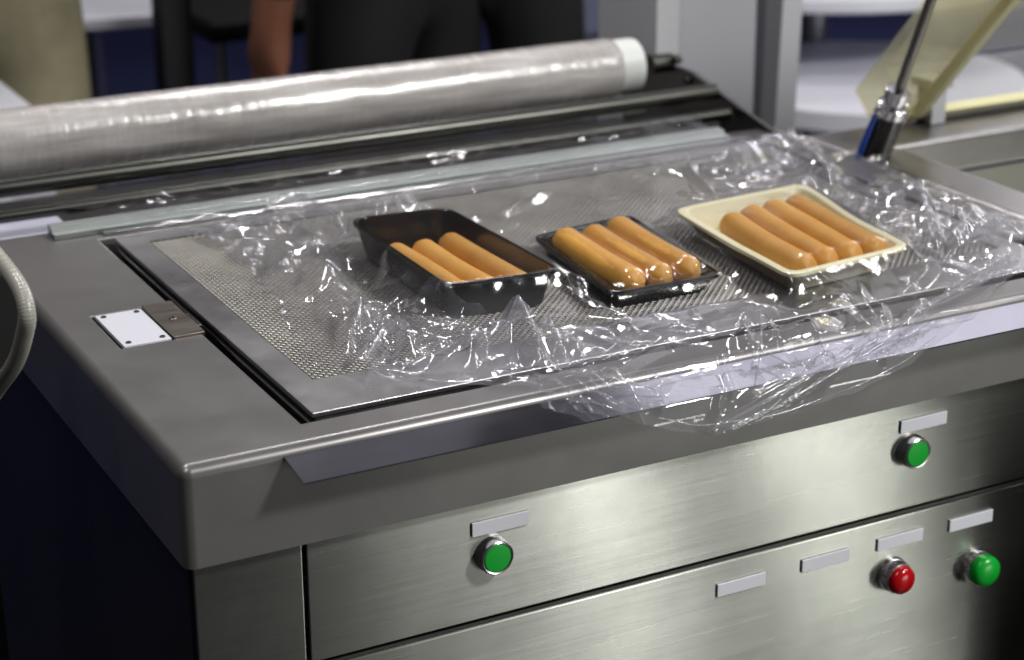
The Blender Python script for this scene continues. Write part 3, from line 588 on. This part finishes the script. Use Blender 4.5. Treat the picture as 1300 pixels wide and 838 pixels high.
# fine shrink creases across the shallow tray, crossing the gaps between the sausages
d_ = np.clip(sd2 / 0.01, 0, 1); u_ = (XX * 0.15 + YY); FINE = d_ * (0.00035 * np.abs(np.sin(u_ * 900 + 2 * np.sin(XX * 90))) * softmask(XX, YY, 0.02, 77))
H += np.maximum(-0.6 * np.maximum(0, H - OB), WR * AMP * 1.35) + RID + FINE
H = np.maximum(H, 0.0014)
CR = np.clip(AMP * 0.8 + RID * 40, 0, 1)
def samp(G, x, y):
    fx = np.clip((x - GX0) / DX, 0, len(gx) - 1.001); fy = np.clip((y - GY0) / DX, 0, len(gy) - 1.001); i = fx.astype(int); j = fy.astype(int); a = fx - i; b = fy - j
    return G[i, j] * (1 - a) * (1 - b) + G[i + 1, j] * a * (1 - b) + G[i, j + 1] * (1 - a) * b + G[i + 1, j + 1] * a * b
def build_film():
    NU, NV = 420, 470
    YB = 0.600
    feed = np.array([(0.812, 0.0062), (0.78, 0.0090), (0.72, 0.0150), (0.700, 0.0157), (0.690, 0.0155), (0.668, 0.0145), (0.640, 0.0136), (YB, 0.0125)])
    fl = np.r_[0, np.cumsum(np.hypot(*np.diff(feed, axis=0).T))]; FL = fl[-1]
    edge = np.array([(0.0, 0.0010), (-0.0030, -0.0025), (-0.0060, -0.0070), (-0.0310, -0.0165), (-0.0375, -0.0280), (-0.0390, -0.12)])
    el = np.r_[0, np.cumsum(np.hypot(*np.diff(edge, axis=0).T))]
    # where the front end of the sheet lies for each x: positive = still on the counter (y), negative = length hanging past the edge
    ex = np.array([0.10, 0.162, 0.185, 0.234, 0.285, 0.305, 0.335, 0.363, 0.400, 0.438, 0.481, 0.530, 0.577, 0.635, 0.684, 0.725, 0.775, 0.840, 0.90, 0.945, 1.0])
    ev = np.array([0.20, 0.150, 0.085, 0.048, 0.018, -0.006, -0.030, -0.0450, -0.0600, -0.0690, -0.0680, -0.0640, -0.0610, -0.0470, -0.0270, -0.010, 0.020, 0.055, 0.110, 0.170, 0.22])
    lx_y = np.array([0.0, 0.05, 0.14, 0.27, 0.40, 0.50, 0.56, 0.60, 0.66, 0.70, 0.82]); lx = np.array([0.235, 0.22, 0.165, 0.185, 0.205, 0.20, 0.185, 0.150, 0.085, 0.06, 0.022])
    rx_y = np.array([0.0, 0.05, 0.16, 0.20, 0.28, 0.39, 0.50, 0.545, 0.575, 0.60, 0.82]); rx = np.array([0.86, 0.86, 0.94, 0.925, 0.932, 0.958, 0.945, 0.925, 0.875, 0.858, 0.840])
    u = np.linspace(0, 1, NU); vv = np.linspace(0, 1, NV)
    X = np.zeros((NU, NV)); Yp = np.zeros((NU, NV)); Sx = np.zeros((NU, NV))
    x_guess = 0.05 + 0.9 * u
    for _ in range(4):
        # arclength of the end per column (column's x near the front)
        e = np.interp(x_guess, ex, ev) + 0.0010 * np.sin(x_guess * 160) * np.sin(x_guess * 47) 
        s_end = FL + np.where(e > 0, YB - e, YB - e)
        yend = np.maximum(e, 0)
        xl = np.interp(yend, lx_y, lx); xr = np.interp(yend, rx_y, rx); x_guess = xl + (xr - xl) * u
    s = vv[None, :] * s_end[:, None]
    y_lin = np.where(s < FL, np.interp(s, fl, feed[:, 0]), YB - (s - FL)); yc = np.maximum(y_lin, 0)
    xl = np.interp(yc, lx_y, lx) + 0.004 * np.sin(yc * 70) + 0.002 * np.sin(yc * 190); xr = np.interp(yc, rx_y, rx) + 0.004 * np.sin(yc * 60 + 1) + 0.003 * np.sin(yc * 170)
    X = xl + (xr - xl) * u[:, None]
    hang = np.maximum(0, -y_lin)
    Z = samp(H, X, np.clip(y_lin, 0.0, 0.62)); cr = samp(CR, X, np.clip(y_lin, 0.0, 0.62))
    # on the feed side the height follows the rollers, with slack ripples
    rip = 0.0016 * np.sin(X * 60 + np.sin(y_lin * 70)) * np.sin(y_lin * 95) + 0.0007 * np.sin(X * 190 + y_lin * 130)
    rip2 = facet(X, y_lin, 0.020, 21, 3.0, 0.15) * 0.38 * softmask(X, y_lin, 0.09, 22)
    tf = smooth((s - FL + 0.012) / 0.02)
    Zf = np.interp(s, fl, feed[:, 1]) + (rip + rip2) * smooth((0.66 - y_lin) / 0.02) * 0.9 * smooth((y_lin - 0.612) / 0.01) + rip * 0.3 * smooth((y_lin - 0.71) / 0.02)
    Z = np.where(s < FL, Zf * (1 - tf) + Z * tf, Z); cr = np.where(s < FL, np.where(y_lin > 0.715, 0.75, 0.14), cr)
    # over the front edge
    hy = np.interp(hang, el, edge[:, 0]); hz = np.interp(hang, el, edge[:, 1]); ty = np.interp(hang + 0.002, el, edge[:, 0]) - hy; tz = np.interp(hang + 0.002, el, edge[:, 1]) - hz
    tl = np.hypot(ty, tz) + 1e-9; nyv, nzv = tz / tl, -ty / tl     # outward normal
    base0 = samp(H, X[:, :], np.zeros_like(X)) - 0.0014
    wh = (facet(X, hang, 0.050, 31, 2.2) * 0.8 + facet(X, hang, 0.026, 33, 2.2) * 0.55 + facet(X, hang, 0.012, 36) * 0.2) * smooth(hang / 0.03) * 0.8
    # the long taut hem and creases that fan out from it
    def rg(x0, h0, x1, h1, hh, w):
        l = math.hypot(x1 - x0, h1 - h0); cx, cy = (x1 - x0) / l, (h1 - h0) / l; hs = -y_lin; t = ((X - x0) * cx + (hs - h0) * cy) / l; d = np.abs(-(X - x0) * cy + (hs - h0) * cx)
        return hh * np.clip(1 - d / w, 0, 1) * np.where((t > 0) & (t < 1), np.minimum(1, np.minimum(t, 1 - t) * 8), 0)
    hem = np.zeros_like(X)
    for q in [(0.425, 0.066, 0.57, 0.030, 7, 5), (0.57, 0.030, 0.70, -0.008, 7, 4.5), (0.70, -0.008, 0.86, -0.075, 7, 5), (0.43, 0.072, 0.60, 0.030, 4, 3.5), (0.60, 0.030, 0.84, -0.055, 4, 3.5), (0.46, 0.048, 0.58, 0.020, 3, 3.5), (0.335, -0.02, 0.37, 0.050, 5, 5), (0.33, -0.005, 0.345, 0.033, 4, 4),
              (0.40, 0.005, 0.385, 0.045, 4, 4), (0.47, -0.005, 0.455, 0.045, 3, 3.5), (0.50, 0.0, 0.53, 0.04, 3, 3.5), (0.56, -0.01, 0.56, 0.03, 3, 3), (0.62, -0.03, 0.60, 0.03, 4, 4), (0.63, 0.0, 0.61, 0.045, 3, 4), (0.45, 0.03, 0.43, 0.066, 4, 5), (0.52, 0.02, 0.50, 0.06, 3, 4)]:
        hem = np.maximum(hem, rg(q[0], q[1], q[2], q[3], q[4] * 2.2e-3, q[5] * 1.3e-3))
    Z += np.where(hang > 0, 0, hem)
    off = np.maximum(-0.0008, wh) + hem + base0 * np.exp(-hang / 0.012) + 0.0012
    on_h = hang > 0
    Yf = np.where(on_h, hy + nyv * off, y_lin); Zf2 = np.where(on_h, hz + nzv * off, Z)
    cr = np.where(on_h, np.clip(0.70 + 6 * hang + hem * 70, 0, 1), np.clip(cr + hem * 60, 0, 1))
    # lift the loose borders a little
    rim = np.minimum(np.minimum(u[:, None], 1 - u[:, None]) * (xr - xl), 0.05); lift = np.exp(-rim / 0.006) * smooth((FL + 0.05 - s) / -0.03)
    Zf2 = Zf2 + np.where(on_h, 0, lift * (0.004 + 0.003 * np.sin(y_lin * 80) + 0.002 * np.sin(y_lin * 210)))
    V = np.stack([X, Yf, Zf2], -1).reshape(-1, 3)
    i = np.arange((NU - 1))[:, None] * NV + np.arange(NV - 1)[None, :]
    F = np.stack([i, i + NV, i + NV + 1, i + 1], -1).reshape(-1, 4)
    me = mesh_np('cling_film', V, F, True); a = me.attributes.new('crumple', 'FLOAT', 'POINT'); a.data.foreach_set('value', cr.astype(np.float32).ravel())
    o = link('cling_film', me, M['film'])
    tag(o, 'crumpled clear plastic film draped over the trays and hanging over the front edge', 'plastic film')
    return o
film = build_film()
# a loose second layer of film folded back beside the deep black tray
def flap(name, pts, nu, nv, seed, amp):
    A, B, C_, D = (np.array(p) for p in pts); u, v = np.meshgrid(np.linspace(0, 1, nu), np.linspace(0, 1, nv), indexing='ij')
    Q = A * ((1 - u) * (1 - v))[..., None] + B * (u * (1 - v))[..., None] + C_ * (u * v)[..., None] + D * ((1 - u) * v)[..., None]
    w = facet(Q[..., 0], Q[..., 1], 0.034, seed, 2.0) * 0.6 + facet(Q[..., 0], Q[..., 1], 0.019, seed + 1, 1.7) * 0.5 + facet(Q[..., 0], Q[..., 1], 0.010, seed + 2) * 0.3
    edge = np.minimum(np.minimum(u, 1 - u), np.minimum(v, 1 - v)); Q[..., 0] += 0.005 * np.sin(v * 17 + seed); Q[..., 1] += 0.006 * np.sin(u * 14 + seed)
    h0 = samp(H, Q[..., 0], np.clip(Q[..., 1], 0, 0.62)); Q[..., 2] = np.maximum(h0 + 0.0008, Q[..., 2] + w * amp)
    i = np.arange(nu - 1)[:, None] * nv + np.arange(nv - 1)[None, :]; F = np.stack([i, i + nv, i + nv + 1, i + 1], -1).reshape(-1, 4)
    me = mesh_np(name, Q.reshape(-1, 3), F, True); a = me.attributes.new('crumple', 'FLOAT', 'POINT'); a.data.foreach_set('value', np.full(nu * nv, 0.40, np.float32))
    return link(name, me, M['film'], film)
flap('loose_fold', [(0.212, 0.075, 0.004), (0.345, 0.060, 0.004), (0.310, 0.205, 0.030), (0.222, 0.245, 0.016)], 90, 90, 40, 1.2)
flap('loose_fold', [(0.208, 0.36, 0.004), (0.300, 0.36, 0.030), (0.318, 0.555, 0.022), (0.205, 0.535, 0.005)], 80, 90, 60, 1.0)
flap('loose_fold', [(0.770, 0.07, 0.004), (0.93, 0.14, 0.006), (0.945, 0.37, 0.006), (0.795, 0.30, 0.006)], 80, 110, 80, 0.9)
flap('loose_fold', [(0.735, 0.37, 0.006), (0.87, 0.34, 0.006), (0.93, 0.53, 0.014), (0.76, 0.51, 0.004)], 90, 80, 90, 1.1)
flap('loose_fold', [(0.275, 0.030, 0.003), (0.47, 0.030, 0.003), (0.50, 0.095, 0.004), (0.30, 0.110, 0.006)], 110, 50, 110, 0.9)

# taut rolled folds in the sheet
EDGE = np.array([(0.0, 0.0010), (-0.0030, -0.0025), (-0.0060, -0.0070), (-0.0310, -0.0165), (-0.0375, -0.0280), (-0.0390, -0.12)]); EL = np.r_[0, np.cumsum(np.hypot(*np.diff(EDGE, axis=0).T))]
def film_pt(x, hs, lift):       # hs: negative on the counter (-y), positive = length past the front edge
    if hs <= 0: return Vector((x, -hs, float(samp(H, np.array([x]), np.array([-hs]))[0]) + lift))
    return Vector((x, float(np.interp(hs, EL, EDGE[:, 0])) - lift * 0.9, float(np.interp(hs, EL, EDGE[:, 1])) + lift * 0.4))
def taut(pts, r, lift, n=60, seed=0):
    r_ = np.random.default_rng(seed + 900); P_ = spline([(x, h, l) for x, h, l in [(p[0], p[1], 1.0) for p in pts]], max(6, n // (len(pts) - 1))); k = len(P_); path = []; rad = []
    ph = r_.uniform(0, 6, 4)
    for i, p in enumerate(P_):
        t = i / (k - 1); e = min(1, min(t, 1 - t) * 7); w = 1 + 0.35 * math.sin(t * 19 + ph[0]) + 0.25 * math.sin(t * 47 + ph[1])
        q = film_pt(p.x, p.y, lift * (0.25 + 0.75 * e)); q.z += 0.0008 * math.sin(t * 13 + ph[2]); path.append(q); rad.append(max(0.00025, r * (0.15 + 0.85 * e) * max(0.35, w)))
    bm = tube(BM(), path, rad, 9); bmesh.ops.recalc_face_normals(bm, faces=bm.faces); me = bpy.data.meshes.new('taut_fold'); bm.to_mesh(me); bm.free(); me.polygons.foreach_set('use_smooth', [True] * len(me.polygons))
    a = me.attributes.new('crumple', 'FLOAT', 'POINT'); a.data.foreach_set('value', np.full(len(me.vertices), 0.9, np.float32)); link('taut_fold', me, M['film'], film)
for i, (pts, r_, lf) in enumerate([
    ([(0.425, 0.068), (0.50, 0.047), (0.57, 0.028), (0.64, 0.006), (0.70, -0.010), (0.78, -0.040), (0.87, -0.085)], 0.0016, 0.006), ([(0.44, 0.070), (0.53, 0.047), (0.60, 0.027), (0.67, 0.004), (0.75, -0.022), (0.84, -0.060)], 0.0011, 0.005),
    ([(0.455, 0.054), (0.53, 0.033), (0.60, 0.012), (0.66, -0.010)], 0.0008, 0.005), ([(0.335, -0.030), (0.345, 0.005), (0.362, 0.030), (0.372, 0.048)], 0.0014, 0.005), ([(0.330, -0.020), (0.36, -0.006), (0.40, 0.022)], 0.0009, 0.004),
    ([(0.385, 0.046), (0.43, 0.060), (0.49, 0.0640), (0.56, 0.059)], 0.0008, 0.004), ([(0.56, 0.058), (0.62, 0.046), (0.68, 0.024)], 0.0007, 0.004), ([(0.300, -0.025), (0.40, -0.050), (0.49, -0.075), (0.58, -0.108)], 0.0010, 0.004),
    ([(0.309, -0.562), (0.316, -0.50), (0.318, -0.425)], 0.0013, 0.003), ([(0.300, -0.17), (0.312, -0.15), (0.330, -0.115)], 0.0011, 0.002), ([(0.216, -0.165), (0.236, -0.21), (0.262, -0.252)], 0.0013, 0.003),
    ([(0.185, -0.090), (0.215, -0.145), (0.254, -0.200)], 0.0010, 0.003), ([(0.244, -0.17), (0.245, -0.135), (0.238, -0.10)], 0.0012, 0.003), ([(0.343, -0.150), (0.335, -0.10), (0.322, -0.045)], 0.0011, 0.002),
    ([(0.915, -0.505), (0.87, -0.42), (0.835, -0.335)], 0.0012, 0.003), ([(0.911, -0.509), (0.84, -0.485), (0.755, -0.462)], 0.0011, 0.003), ([(0.935, -0.36), (0.86, -0.22), (0.785, -0.10)], 0.0013, 0.003), ([(0.783, -0.10), (0.84, -0.112), (0.90, -0.115)], 0.0012, 0.003),
    ([(0.552, -0.085), (0.535, -0.04), (0.508, 0.000), (0.478, 0.040)], 0.0008, 0.003), ([(0.655, -0.055), (0.64, -0.02), (0.615, 0.025)], 0.0009, 0.003), ([(0.578, -0.49), (0.53, -0.47), (0.495, -0.437)], 0.0008, 0.002), ([(0.43, -0.165), (0.437, -0.13), (0.441, -0.09)], 0.0008, 0.002)]): taut(pts, r_, lf, seed=i)

# ------------------------------------------------------------------ column behind the counter
c = thing('support_column', 'pale grey painted steel column rising behind the roll end', 'column', (1.06, 0.95, FLOOR))
bm = BM(); box(bm, 0.985, 1.110, 0.880, 1.02, FLOOR, 0.255, 0.003); obj('column_web', bm, M['column'], c)
bm = BM(); box(bm, 0.946, 0.982, 0.870, 1.02, FLOOR, 0.255, 0.003); obj('column_flange', bm, M['column_edge'], c)
bm = BM(); prism(bm, [(1.113, 0.868), (1.145, 0.868), (1.145, 1.02), (1.113, 1.02)], FLOOR, 0.255, 2)
for v in bm.verts: v.co.x += max(0, v.co.z + 0.1) * 0.10
obj('column_flange', bm, M['column_edge'], c)

# ------------------------------------------------------------------ chamber machine on the right
r = thing('chamber_machine', 'second steel machine at right with raised clear lid and yellow gasket', 'vacuum chamber machine', (1.35, 0.25, FLOOR))
bm = BM(); box(bm, 0.963, 1.035, -0.30, 0.482, -0.05, -0.004, 0.010, 4); box(bm, 0.963, 1.75, 0.4825, 0.575, -0.05, -0.004, 0.008, 3); obj('chamber_rim', bm, M['ledge'], r)
bm = BM(); box(bm, 1.036, 1.75, -0.30, 0.4815, -0.16, -0.12); box(bm, 1.030, 1.0355, -0.30, 0.4815, -0.118, -0.051); box(bm, 1.036, 1.75, 0.483, 0.49, -0.118, -0.051); obj('chamber_well', bm, M['chamber'], r)
bm = BM(); box(bm, 1.60, 1.75, -0.30, 0.4815, -0.118, -0.004, 0.008); obj('chamber_wall', bm, M['chamber'], r)
bm = BM(); box(bm, 0.97, 1.745, -0.29, 0.57, FLOOR, -0.165); obj('machine_body', bm, M['dark_steel'], r)
HB = Vector((0, 0.555, 0.0075)); DL = Vector((0, -0.67, 0.742)); NL = Vector((0, 0.742, 0.67))
def lidp(x, t, n): return Vector((x, 0, 0)) + HB + DL * t + NL * n
def lidbox(bm, x0, x1, t0, t1, n0, n1, bev=0.0):
    mx = Matrix(((1, 0, 0, 0), (0, DL.y, NL.y, HB.y), (0, DL.z, NL.z, HB.z), (0, 0, 0, 1))); return box(bm, x0, x1, t0, t1, n0, n1, bev, 2, mx)
bm = BM(); lidbox(bm, 1.105, 1.70, -0.006, 0.006, -0.006, 0.006, 0.002); lidbox(bm, 1.110, 1.124, 0.0065, 0.52, -0.010, 0.004, 0.002); gk = obj('lid_gasket', bm, M['gasket'], r)
bm = BM(); lidbox(bm, 1.118, 1.70, 0.007, 0.52, 0.070, 0.076); obj('lid_window', bm, M['acrylic'], r)
bm = BM(); lidbox(bm, 1.100, 1.1045, -0.055, 0.52, 0.0, 0.078); obj('lid_side', bm, M['acrylic_side'], r)
bm = BM(); lidbox(bm, 1.118, 1.70, -0.012, -0.0065, 0.0, 0.076); obj('lid_back', bm, M['acrylic'], r)
bm = BM(); box(bm, 1.128, 1.150, 0.535, 0.565, -0.0038, 0.040, 0.002); box(bm, 1.122, 1.156, 0.530, 0.572, 0.0405, 0.052, 0.002); obj('hinge_block', bm, M['column_edge'], r)
bm = BM(); box(bm, 1.117, 1.72, 0.556, 0.568, -0.0035, 0.004, 0.001); obj('hinge_bar', bm, M['bright'], r)
# gas strut
s = thing('gas_strut', 'black gas strut with steel collar and thin rod standing between the two machines', 'gas strut', (0.985, 0.438, -0.02))
A = Vector((0.984, 0.438, -0.03)); D = (Vector((0.985, 0.3736, 0.1886)) - Vector((0.985, 0.4256, 0.0759))).normalized(); D = (D + Vector((0.0, 0.05, 0))).normalized(); A2 = Vector((0.985, 0.4256, 0.0759))
b0 = A2 - D * 0.108
bm = lathe(BM(), b0, D, [(0.0165, 0), (0.0165, 0.085), (0.0150, 0.0885), (0.0150, 0.089)], 40); obj('cylinder', bm, M['strut_black'], s)
bm = lathe(BM(), b0, D, [(0.0175, 0.080), (0.0178, 0.081), (0.0178, 0.092), (0.0160, 0.0935), (0.0120, 0.094), (0.0120, 0.101), (0.0142, 0.1012), (0.0142, 0.112), (0.0120, 0.1130)], 40); obj('collar', bm, M['bright'], s)
bm = lathe(BM(), b0, D, [(0.0058, 0.108), (0.0058, 0.42)], 24); obj('rod', bm, M['dark_steel'], s)
side = Vector((-0.9, 0.25, -0.3)).normalized()
bm = tube(BM(), spline([b0 + D * 0.088 + side * 0.020, b0 + D * 0.06 + side * 0.023, b0 + D * 0.025 + side * 0.025, b0 + D * -0.02 + side * 0.021], 8), 0.0036, 12); obj('air_line', bm, M['blue_hose'], s)
bm = BM(); cyl(bm, b0 + D * 0.085 + side * 0.016, b0 + D * 0.094 + side * 0.0205, 0.005); obj('fitting', bm, M['bright'], s)
bm = BM(); o_ = b0 + D * 0.03; q = Vector((-0.45, -0.83, 0.3)).normalized(); cyl(bm, o_ + q * 0.014, o_ + q * 0.0172, 0.0042, n=24); obj('round_badge', bm, M['paper'], s)

# ------------------------------------------------------------------ black drum with hose at the far left
d = thing('hose_drum', 'black rounded drum edged by a pale ribbed hose left of the steel counter', 'hose drum', (-0.12, 0.16, FLOOR))
bm = lathe(BM(), (-0.100, 0.235, 0.052), Vector((0.35, -0.88, 0.20)), [(0.02, -0.05), (0.046, -0.05), (0.052, -0.042), (0.052, 0.018), (0.046, 0.026), (0.02, 0.026)], 64); obj('drum', bm, M['rubber'], d)
bm = BM(); cyl(bm, (-0.13, 0.17, FLOOR), (-0.13, 0.17, 0.02), 0.03); cyl(bm, (-0.13, 0.17, FLOOR), (-0.13, 0.17, FLOOR + 0.02), 0.2); obj('stand', bm, M['rubber'], d)
pts = spline([(-0.095, 0.24, 0.158), (-0.080, 0.185, 0.130), (-0.075, 0.125, 0.117), (-0.075, 0.104, 0.102), (-0.076, 0.113, 0.082), (-0.079, 0.140, 0.050), (-0.088, 0.185, 0.010), (-0.11, 0.20, -0.03)], 30)
bm = tube(BM(), pts, [0.0066 + 0.00018 * math.cos(i * 1.9) for i in range(len(pts))], 18); obj('hose', bm, M['hose'], d)

# ------------------------------------------------------------------ people and furniture far behind, out of focus
def person(label, loc, yaw, trousers, top, arms_up=False):
    # one continuous skinned figure, 1.75 m, then materials by body zone
    J = {'pel': (0, 0, 0.95), 'spi': (0, 0.0, 1.15), 'che': (0, 0, 1.36), 'nec': (0, 0, 1.50), 'hea': (0, -0.015, 1.60), 'top': (0, -0.01, 1.72)}
    E_ = [('pel', 'spi'), ('spi', 'che'), ('che', 'nec'), ('nec', 'hea'), ('hea', 'top')]
    rad = {'pel': (0.165, 0.115), 'spi': (0.15, 0.11), 'che': (0.17, 0.12), 'nec': (0.055, 0.055), 'hea': (0.075, 0.09), 'top': (0.06, 0.07)}
    for s_, sg in (('l', -1), ('r', 1)):
        J.update({'hip' + s_: (0.095 * sg, 0, 0.88), 'kne' + s_: (0.11 * sg, -0.02, 0.50), 'ank' + s_: (0.12 * sg, 0.02, 0.09), 'toe' + s_: (0.14 * sg, -0.15, 0.035),
                  'sho' + s_: (0.185 * sg, 0, 1.42), 'elb' + s_: (0.25 * sg, 0.02, 1.13), 'wri' + s_: (0.26 * sg, -0.04, 0.89), 'han' + s_: (0.255 * sg, -0.06, 0.79)})
        E_ += [('pel', 'hip' + s_), ('hip' + s_, 'kne' + s_), ('kne' + s_, 'ank' + s_), ('ank' + s_, 'toe' + s_), ('che', 'sho' + s_), ('sho' + s_, 'elb' + s_), ('elb' + s_, 'wri' + s_), ('wri' + s_, 'han' + s_)]
        for k_, v_ in {'hip': (0.100, 0.105), 'kne': (0.075, 0.075), 'ank': (0.058, 0.058), 'toe': (0.042, 0.035), 'sho': (0.070, 0.070), 'elb': (0.052, 0.052), 'wri': (0.036, 0.034), 'han': (0.020, 0.040)}.items(): rad[k_ + s_] = v_
        if arms_up: J['wri' + s_] = (0.15 * sg, -0.22, 1.20); J['han' + s_] = (0.11 * sg, -0.30, 1.24)
        ho = Vector(J['han' + s_]) - Vector((0.255 * sg, -0.06, 0.79))
        for f_ in range(4):
            k1, k2 = 'fa%d' % f_ + s_, 'fb%d' % f_ + s_; J[k1] = (0.252 * sg, -0.085 + 0.018 * f_, 0.755); J[k2] = (0.242 * sg, -0.09 + 0.018 * f_, 0.70 - 0.006 * (f_ in (1, 2))); E_ += [('han' + s_, k1), (k1, k2)]; rad[k1] = (0.009, 0.009); rad[k2] = (0.0075, 0.0075)
        J['th' + s_] = (0.235 * sg, -0.115, 0.775)
        for k_ in ['th' + s_] + [x_ + s_ for f_ in range(4) for x_ in ('fa%d' % f_, 'fb%d' % f_)]: J[k_] = tuple(Vector(J[k_]) + ho)
        E_.append(('han' + s_, 'th' + s_)); rad['th' + s_] = (0.010, 0.010)
    names = list(J); idx = {n_: i for i, n_ in enumerate(names)}
    me = bpy.data.meshes.new('person'); me.from_pydata([J[n_] for n_ in names], [(idx[a], idx[b]) for a, b in E_], [])
    o = bpy.data.objects.new('person', me); COL.objects.link(o)
    sk = o.modifiers.new('skin', 'SKIN'); sk.use_smooth_shade = True
    for i, n_ in enumerate(names): me.skin_vertices[0].data[i].radius = rad[n_]; me.skin_vertices[0].data[i].use_root = (n_ == 'pel')
    o.modifiers.new('sub', 'SUBSURF').levels = 2
    dg = bpy.context.evaluated_depsgraph_get(); m2_ = bpy.data.meshes.new_from_object(o.evaluated_get(dg)); o.modifiers.clear(); o.data = m2_
    m2_.materials.clear()
    for x in (trousers, top, M['skin'], M['hair'], M['shoe']): m2_.materials.append(x)
    for p in m2_.polygons:
        c_ = p.center; arm = abs(c_.x) > 0.19 and c_.z < 1.3 or (arms_up and c_.y < -0.13 and c_.z > 0.9)
        p.material_index = 2 if (arm and c_.z < 0.905 and abs(c_.x) > 0.205 or (arms_up and c_.y < -0.20 and 0.9 < c_.z < 1.4)) else 1 if arm else 4 if c_.z < 0.085 else 0 if c_.z < 0.97 else 1 if c_.z < 1.49 else 3 if (c_.z > 1.66 or (c_.y > 0.02 and c_.z > 1.55)) else 2
        p.use_smooth = True
    o.location = loc; o.rotation_euler = (0, 0, yaw)
    return tag(o, label, 'person', 'people standing behind the machine')
person('person in khaki trousers standing behind the left end of the film roll', (0.30, 1.92, FLOOR), R(-20), M['khaki'], M['shirt'], True)
person('person all in black with one bare hand hanging beside the thigh', (0.985, 1.76, FLOOR), R(205), M['black_cloth'], M['black_cloth'])
person('person in black standing nearest the pale grey column', (1.165, 1.80, FLOOR), R(150), M['black_cloth'], M['black_cloth'])
def round_table(x, y, z, rad_, label, name='round_table', cat='table', thick=0.03):
    t = thing(name, label, cat, (x, y, FLOOR), 'round white tables')
    obj('table_top', lathe(BM(), (x, y, z - thick), (0, 0, 1), [(rad_ - 0.01, 0), (rad_, 0.006), (rad_, thick - 0.006), (rad_ - 0.006, thick)], 64), M['white_top'], t)
    obj('pedestal', lathe(BM(), (x, y, FLOOR), (0, 0, 1), [(0.2, 0), (0.2, 0.015), (0.035, 0.03), (0.03, z - FLOOR - thick)], 32), M['pole_grey'], t); return t
round_table(0.72, 2.75, -0.135, 0.42, 'round white table between the khaki trousers and the black post')
round_table(1.99, 1.93, -0.085, 0.40, 'round white table between the pale column and the raised lid')
round_table(1.88, 1.62, -0.24, 0.30, 'low white round stool table under the white table by the column', thick=0.045)
bm = BM(); box(bm, 0.60, 0.655, 1.86, 1.91, FLOOR, 0.6, 0.004); o = obj('black_post', bm, M['black_body']); tag(o, 'black post standing before the white table', 'post')
t = thing('bar_stool', 'black bar stool left of the person with the bare hand', 'bar stool', (0.90, 2.20, FLOOR))
bm = BM(); box(bm, 0.76, 1.02, 2.08, 2.36, -0.155, -0.115, 0.012, 3); obj('seat', bm, M['rubber'], t)
for x, y in ((0.79, 2.11), (0.99, 2.11), (0.79, 2.33), (0.99, 2.33)):
    bm = BM(); cyl(bm, (x, y, FLOOR), (x, y, -0.156), 0.012); obj('leg', bm, M['pole_grey'], t)
bm = BM(); box(bm, -0.05, 0.30, 1.45, 1.75, -0.60, -0.095, 0.01); o = obj('white_carton', bm, M['white_top']); tag(o, 'white carton beside the khaki trousers at the left edge', 'carton')
def panel(x0, x1, y0, y1, z0, z1, label):
    t = thing('partition_panel', label, 'partition', ((x0 + x1) / 2, (y0 + y1) / 2, FLOOR), 'partition panels')
    bm = BM(); box(bm, x0, x1, y0, y1, z0, z1, 0.01); obj('board', bm, M['partition'], t)
    bm = BM(); box(bm, x0 + 0.05, x0 + 0.12, y0 + 0.005, y1 - 0.005, FLOOR, z0 - 0.001); box(bm, x1 - 0.12, x1 - 0.05, y0 + 0.005, y1 - 0.005, FLOOR, z0 - 0.001); obj('foot', bm, M['pole_grey'], t)
panel(2.0, 2.9, 3.02, 3.06, -0.445, 0.3, 'grey blue partition board seen above the roll end')
panel(0.75, 2.0, 4.3, 4.34, -0.46, -0.30, 'low grey blue board standing in for lighter floor behind the black post')  # added board in place of a lighter stretch of floor
